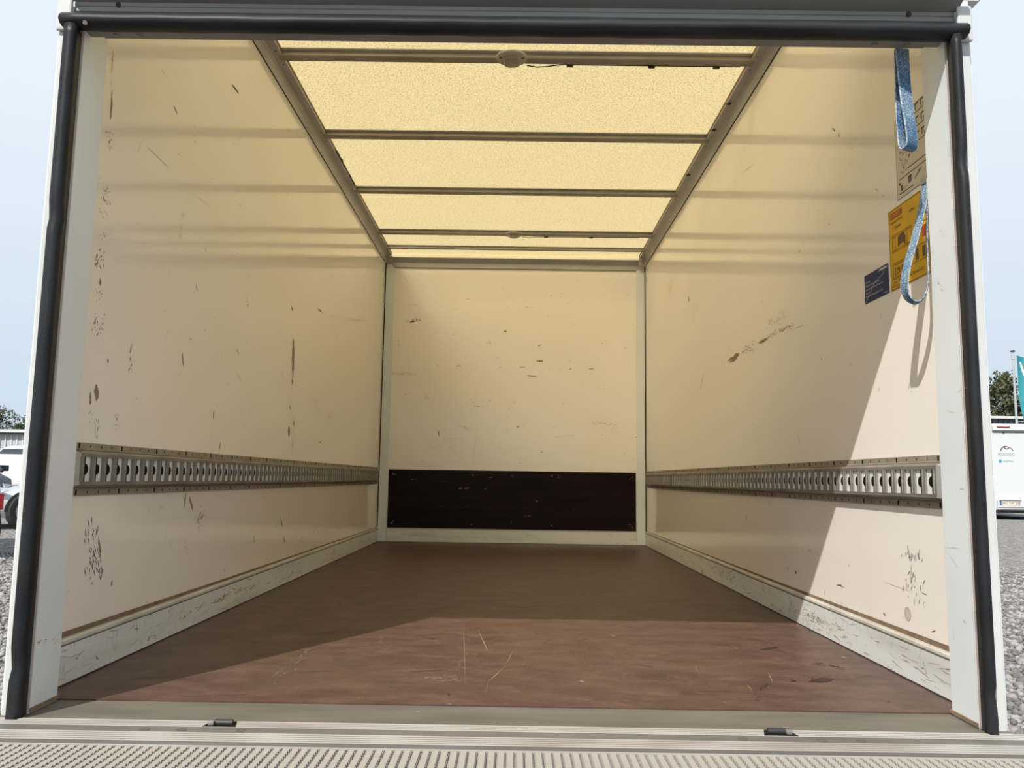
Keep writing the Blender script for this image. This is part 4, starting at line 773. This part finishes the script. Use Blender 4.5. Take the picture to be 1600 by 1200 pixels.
car('parked_car', 'small white car whose front wheel shows beside the left post', (-8.40, 13.96, ZG), math.radians(-35), 'white_car_paint', L=3.9, W=1.66, H=1.34, hood=.66, belt=.79, wf=.15, gs=.12)
car('parked_car', 'dark blue car behind the white car at the left edge', (-13.26, 17.0, ZG), math.radians(50), 'dark_car_paint', L=4.4, W=1.80, H=1.6, hood=.93, belt=1.02)
car('parked_car', 'pale grey blue car cut off by the left edge of the picture', (-7.80, 8.27, ZG), math.radians(225), 'pale_car_paint', L=4.1, W=1.75)
def van(name, label, loc, rz, L=5.2, W=1.95, H=1.80, nose=1.05):
    t = thing(name, label, 'van', loc, None, rz); y0 = -L/2
    rings = []
    for f, zl, zh, kw in ((0, .3, .9, .80), (.03, .22, nose-.02, .92), (.16, .2, nose+.12, .98), (.30, .2, H-.12, 1), (.40, .2, H, 1), (.97, .2, H, 1), (1, .3, H-.15, .95)):
        hw = W/2*kw; y = y0+f*L; top = .86 if zh > nose+.3 else .9
        rings.append([(-hw*.97, y, zl), (hw*.97, y, zl), (hw, y, zl+.2), (hw, y, min(zh-.12, 1.05)), (hw*(top+.06), y, zh-.1), (hw*top*.9, y, zh), (-hw*top*.9, y, zh), (-hw*(top+.06), y, zh-.1), (-hw, y, min(zh-.12, 1.05)), (-hw, y, zl+.2)])
    MB().loft(rings).build('body', 'white_car_paint', t, smooth=True, local=True)
    MB().add([(-W*.43, y0+.165*L-.02, nose+.10), (W*.43, y0+.165*L-.02, nose+.10), (W*.37, y0+.30*L-.03, H-.13), (-W*.37, y0+.30*L-.03, H-.13)], [(0, 1, 2, 3)]).build('windscreen', 'car_glass', t, local=True)
    for sx_ in (-1, 1):
        MB().add([(sx_*(W/2+.004), y0+.22*L, 1.08), (sx_*(W/2+.004), y0+.42*L, 1.08), (sx_*(W*.47+.01), y0+.42*L, H-.2), (sx_*(W*.47+.01), y0+.31*L, H-.2)], [(0, 1, 2, 3)]).build('side_window', 'car_glass', t, local=True)
        MB().loft([[(sx_*W*.26, y0+.06, .72), (sx_*W*.44, y0+.25, .74), (sx_*W*.47, y0+.45, .95), (sx_*W*.30, y0+.12, .95)], [(sx_*W*.27, y0-.01, .72), (sx_*W*.46, y0+.17, .74), (sx_*W*.49, y0+.40, .95), (sx_*W*.30, y0+.02, .95)]]).build('headlight', 'head_lamp', t, local=True)
        MB().box(sx_*(W/2+.03), sx_*(W/2+.25), y0+.20*L, y0+.24*L, 1.0, 1.28).build('mirror', 'plastic_black', t, local=True, bevel=.03)
        for f in (.16, .80): wheel(t, sx_*(W/2-.10), y0+f*L, .34, .22)
    MB().box(-W*.3, W*.3, y0-.01, y0+.05, .40, .62).build('grille', 'plastic_black', t, local=True)
    return t
van('parked_van', 'white van with dark windscreen behind the parked cars at left', (-14.85, 23.6, ZG), math.radians(8))

def motorhome(x0, x1, yr, L, H, label):
    t = thing('motorhome', label, 'motorhome', (x0, yr, ZG)); z0 = ZG
    X0, X1 = x0, x1; W = X1-X0; cx_ = (X0+X1)/2
    ring = lambda y, ins: [(X0+ins+.02, y, z0+.28), (X1-ins-.02, y, z0+.28), (X1-ins, y, z0+.34), (X1-ins+.0, y, z0+H-.10), (X1-ins-.08, y, z0+H), (X0+ins+.08, y, z0+H), (X0+ins, y, z0+H-.10), (X0+ins, y, z0+.34)]
    MB().loft([ring(yr, .015), ring(yr+.03, 0), ring(yr+L-1.6, 0), ring(yr+L-1.5, .02)]).build('body', 'white_car_paint', t)
    MB().loft([[(X0+.15, yr+L-1.5, z0+.3), (X1-.15, yr+L-1.5, z0+.3), (X1-.15, yr+L-1.5, z0+2.1), (X0+.15, yr+L-1.5, z0+2.1)], [(X0+.18, yr+L-.6, z0+.3), (X1-.18, yr+L-.6, z0+.3), (X1-.2, yr+L-.6, z0+1.2), (X0+.2, yr+L-.6, z0+1.2)], [(X0+.25, yr+L, z0+.35), (X1-.25, yr+L, z0+.35), (X1-.25, yr+L, z0+.95), (X0+.25, yr+L, z0+.95)]]).build('cab', 'white_car_paint', t)
    MB().prism([(yr-.05, z0+2.80), (yr-.08, z0+2.68), (yr, z0+2.66), (yr+.02, z0+2.86)], 0, X0+.01, X1-.01).build('roof_lip', 'white_car_paint', t)
    b = MB().box(X0+.13, X0+.52, yr-.092, yr-.06, z0+2.755, z0+2.785).build('brake_light', 'tail_lamp', t)
    MB().box(X0+.02, X1-.02, yr-.012, yr, z0+2.60, z0+2.64).build('gutter', 'ink_grey', t)
    MB().tube([(X0+.33, yr-.02, z0+2.61), (X0+.38, yr-.02, z0+2.61)], .02, 8).build('latch', 'plastic_black', t)
    MB().box(X0+.03, X1-.03, yr-.10, yr, z0+.30, z0+.60).build('bumper', 'white_car_paint', t, bevel=.02)
    MB().box(X0+.03, X1-.03, yr-.106, yr-.1005, z0+.345, z0+.375).build('bumper_strip', 'ink_grey', t)
    MB().box(X0+.06, X0+.72, yr-.108, yr-.1005, z0+.555, z0+.575).build('plate_light_bar', 'plastic_black', t)
    p = MB().box(X0+.07, X0+.66, yr-.112, yr-.1005, z0+.435, z0+.55).build('number_plate', 'label_white', t)
    MB().box(X0+.07, X0+.125, yr-.1135, yr-.112, z0+.435, z0+.55).build('blue_band', 'ink_blue', p)
    vs_, fs = text_mesh('WÜ TW 200', .105, .95); MB().add([(X0+.14+a, yr-.1135, z0+.452+b_) for a, b_ in vs_], fs).build('lettering', 'ink_black', p)
    vs_, fs = text_mesh('MOOVEO', .135, .86); MB().add([(X0+.16+a, yr-.002, z0+1.90+b_) for a, b_ in vs_], fs).build('lettering', 'ink_grey', t)
    arc = [(X0+.24, 2.05), (X0+.28, 2.13), (X0+.34, 2.185), (X0+.41, 2.19), (X0+.47, 2.17)]
    MB().tube([(a, yr-.003, z0+b_) for a, b_ in arc], .012, 5).build('logo_arc', 'ink_black', t)
    MB().tube([(a, yr-.003, z0+b_) for a, b_ in [(X0+.35, 2.16), (X0+.42, 2.11), (X0+.47, 2.13), (X0+.52, 2.17), (X0+.57, 2.13), (X0+.62, 2.06)]], .013, 5).build('logo_arc', 'ink_brown', t)
    MB().box(X0+.17, X0+.26, yr-.004, yr, z0+1.70, z0+1.79).build('teal_mark', 'ink_teal', t)
    vs_, fs = text_mesh('camperhaus', .075, .9); MB().add([(X0+.29+a, yr-.003, z0+1.72+b_) for a, b_ in vs_], fs).build('lettering', 'ink_teal', t)
    MB().box(X0+.05, X1-.05, yr+.02, yr+L-1.6, z0+.20, z0+.29).build('chassis', 'plastic_black', t)
    for xx in (X0+.16, X1-.16):
        for yy_ in (yr+1.5, yr+L-.9):
            m = MB(); N = 20
            rg = lambda rr, q: [(xx+q, yy_+rr*math.cos(2*PI*i/N), z0+.33+rr*math.sin(2*PI*i/N)) for i in range(N)]
            m.loft([rg(.2, -.11), rg(.31, -.11), rg(.33, -.07), rg(.33, .07), rg(.31, .11), rg(.2, .11)]).build('wheel', 'tyre', t)
    return t
motorhome(14.46, 16.80, 22.6, 6.5, 2.88, 'white motorhome seen from behind at the right edge')

# ---------------- buildings beyond
t = thing('low_building', 'long low pale grey clad building far behind at left', 'building', (-50, 60, ZG))
MB().box(-75, -25, 60, 75, ZG, 3.35).build('wall', 'cladding_light', t); ORG['x'] = Vector()
cl = MB().box(-.05, .05, -.06, 0, 0, 3.8).build('cladding_rib', 'roof_edge', t, local=True); cl.location = (5, 0, 0)
for k in range(1, 34): dup(cl, t, (5+k*.45, 0, 0))
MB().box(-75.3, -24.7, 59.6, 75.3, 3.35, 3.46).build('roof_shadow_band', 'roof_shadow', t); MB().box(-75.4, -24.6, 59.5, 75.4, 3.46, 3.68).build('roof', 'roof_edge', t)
t = thing('dark_hall', 'dark blue grey clad hall behind the motorhome at right', 'building', (40, 57, ZG))
MB().box(28, 70, 57, 75, ZG, 5.38).build('wall', 'cladding_dark', t)
cl = MB().box(-.06, .06, -.06, 0, 0, 5.85).build('cladding_rib', 'cladding_dark', t, local=True); cl.location = (-7, 0, 0)
for k in range(1, 30): dup(cl, t, (-7+k*.4, 0, 0))
MB().box(27.7, 70.3, 56.7, 75.3, 5.38, 5.56).build('roof', 'roof_edge', t)

# ---------------- trees
def tree(label, x, y, h, rx, leaf, n, cat='tree', conic=False, base=.12):
    t = thing('tree', label, cat, (x, y, ZG), 'trees beyond the yard')
    MB().tube([(x, y, ZG), (x+.1, y, ZG+h*.35), (x, y+.1, ZG+h*.85)], h*.022, 8, h*.006).build('trunk', 'bark', t)
    br = MB()
    for k in range(9):
        a = k*2.4; z = ZG+h*(.3+.06*k); br.tube([(x, y, z), (x+math.cos(a)*rx*.6, y+math.sin(a)*rx*.6, z+h*.10)], h*.008, 5, h*.003)
    br.build('branches', 'bark', t)
    cl = []
    for _ in range(90):
        u = random.random(); zz = base+(1-base)*u
        rr = rx*((1-u)**.6*1.05+.12 if conic else math.sqrt(max(.08, 1-(2*u-1)**2)))*math.sqrt(random.random())
        a = random.uniform(0, 2*PI); cl.append((x+rr*math.cos(a), y+rr*math.sin(a), ZG+h*zz*.96, h*random.uniform(.045, .11)))
    m = MB(); s0 = h*.014
    for _ in range(n):
        cx_, cy_, cz_, cr = random.choice(cl); d = Vector((random.gauss(0, 1), random.gauss(0, 1), random.gauss(0, 1))).normalized()
        p = Vector((cx_, cy_, cz_))+d*cr*random.uniform(.55, 1.05); a = (d+Vector((random.gauss(0, .6), random.gauss(0, .6), random.gauss(0, .6)))).normalized()
        u = a.orthogonal().normalized(); v = a.cross(u); q = random.uniform(.6, 1.4)*s0
        m.add([p-u*q, p-v*q*.6, p+u*q, p+v*q*.6], [(0, 1, 2, 3)])
    tag(m.build('foliage', leaf, t), kind='stuff')
tree('tall pointed dark tree behind the hall, left of the flagpole', 50.6, 81, 12.9, 3.4, 'leaves_olive', 9000, conic=True)
tree('rounder olive tree behind the flagpole', 57.0, 88, 11.0, 3.0, 'leaves_olive', 7000)
tree('dark bushy tree half hidden by the right post', 50.2, 96, 11.6, 3.6, 'leaves_dark', 7000)
tree('dense dark tree over the low building at the left edge', -54.3, 82, 7.7, 3.2, 'leaves_dark', 8000)
tree('dense green tree over the low building next to the left post', -47.6, 79.5, 7.3, 2.9, 'leaves_dark', 8000)
tree('lower green tree over the low building, mostly behind the left post', -54.0, 92, 8.6, 3.6, 'leaves_olive', 7000)

# ---------------- flag
t = thing('flagpole', 'pale aluminium flagpole standing behind the motorhome', 'flagpole', (22.35, 34, ZG))
MB().tube([(22.35, 34, ZG), (22.35, 34, 6.5)], .06, 12, .045).build('pole', 'pole_alu', t)
MB().tube([(22.35, 34, 6.15), (22.35, 34, 6.45)], .07, 12).build('sleeve', 'pole_alu', t)
MB().tube([(22.35, 34, 6.5), (22.35, 34, 6.56)], .10, 12).build('cap', 'plastic_black', t)
fl = thing('flag', 'teal advertising flag with white letter hanging from the flagpole', 'flag', (22.5, 34, 3.0))
nx, nz = 14, 24; m = MB(); vs_ = []
def fp(u, v, o=0.0):
    xo = .14+.20*v*v
    return (22.35+xo+u*(1.25-.15*v)+.03*math.sin(v*6), 33.95+.10*math.sin(u*7+v*3)-o, 6.35-.28*u-v*(3.05-.1*u))
for i in range(nx+1):
    for j in range(nz+1): vs_.append(fp(i/nx, j/nz))
fs = [(i*(nz+1)+j, (i+1)*(nz+1)+j, (i+1)*(nz+1)+j+1, i*(nz+1)+j+1) for i in range(nx) for j in range(nz)]
m.add(vs_, fs).build('cloth', 'flag_teal', fl, smooth=True)
m = MB()
for (u0, v0, u1, v1) in ((.14, .09, .26, .30), (.26, .30, .38, .11), (.38, .11, .50, .30), (.50, .30, .64, .09)):
    for k in range(4):
        a, b = k/4, (k+1)/4; q = [(u0+(u1-u0)*a, v0+(v1-v0)*a), (u0+(u1-u0)*b, v0+(v1-v0)*b)]
        m.add([fp(q[0][0]-.045, q[0][1], .006), fp(q[1][0]-.045, q[1][1], .006), fp(q[1][0]+.045, q[1][1], .006), fp(q[0][0]+.045, q[0][1], .006)], [(0, 1, 2, 3)])
m.build('white_letter', 'ink_white', fl)
r = MB()
for v in (.05, .25, .5, .75, .98): r.tube([(22.35+.03, 33.95, fp(0, v)[2]), fp(0, v)], .012, 5)
r.build('tie', 'ink_white', fl)
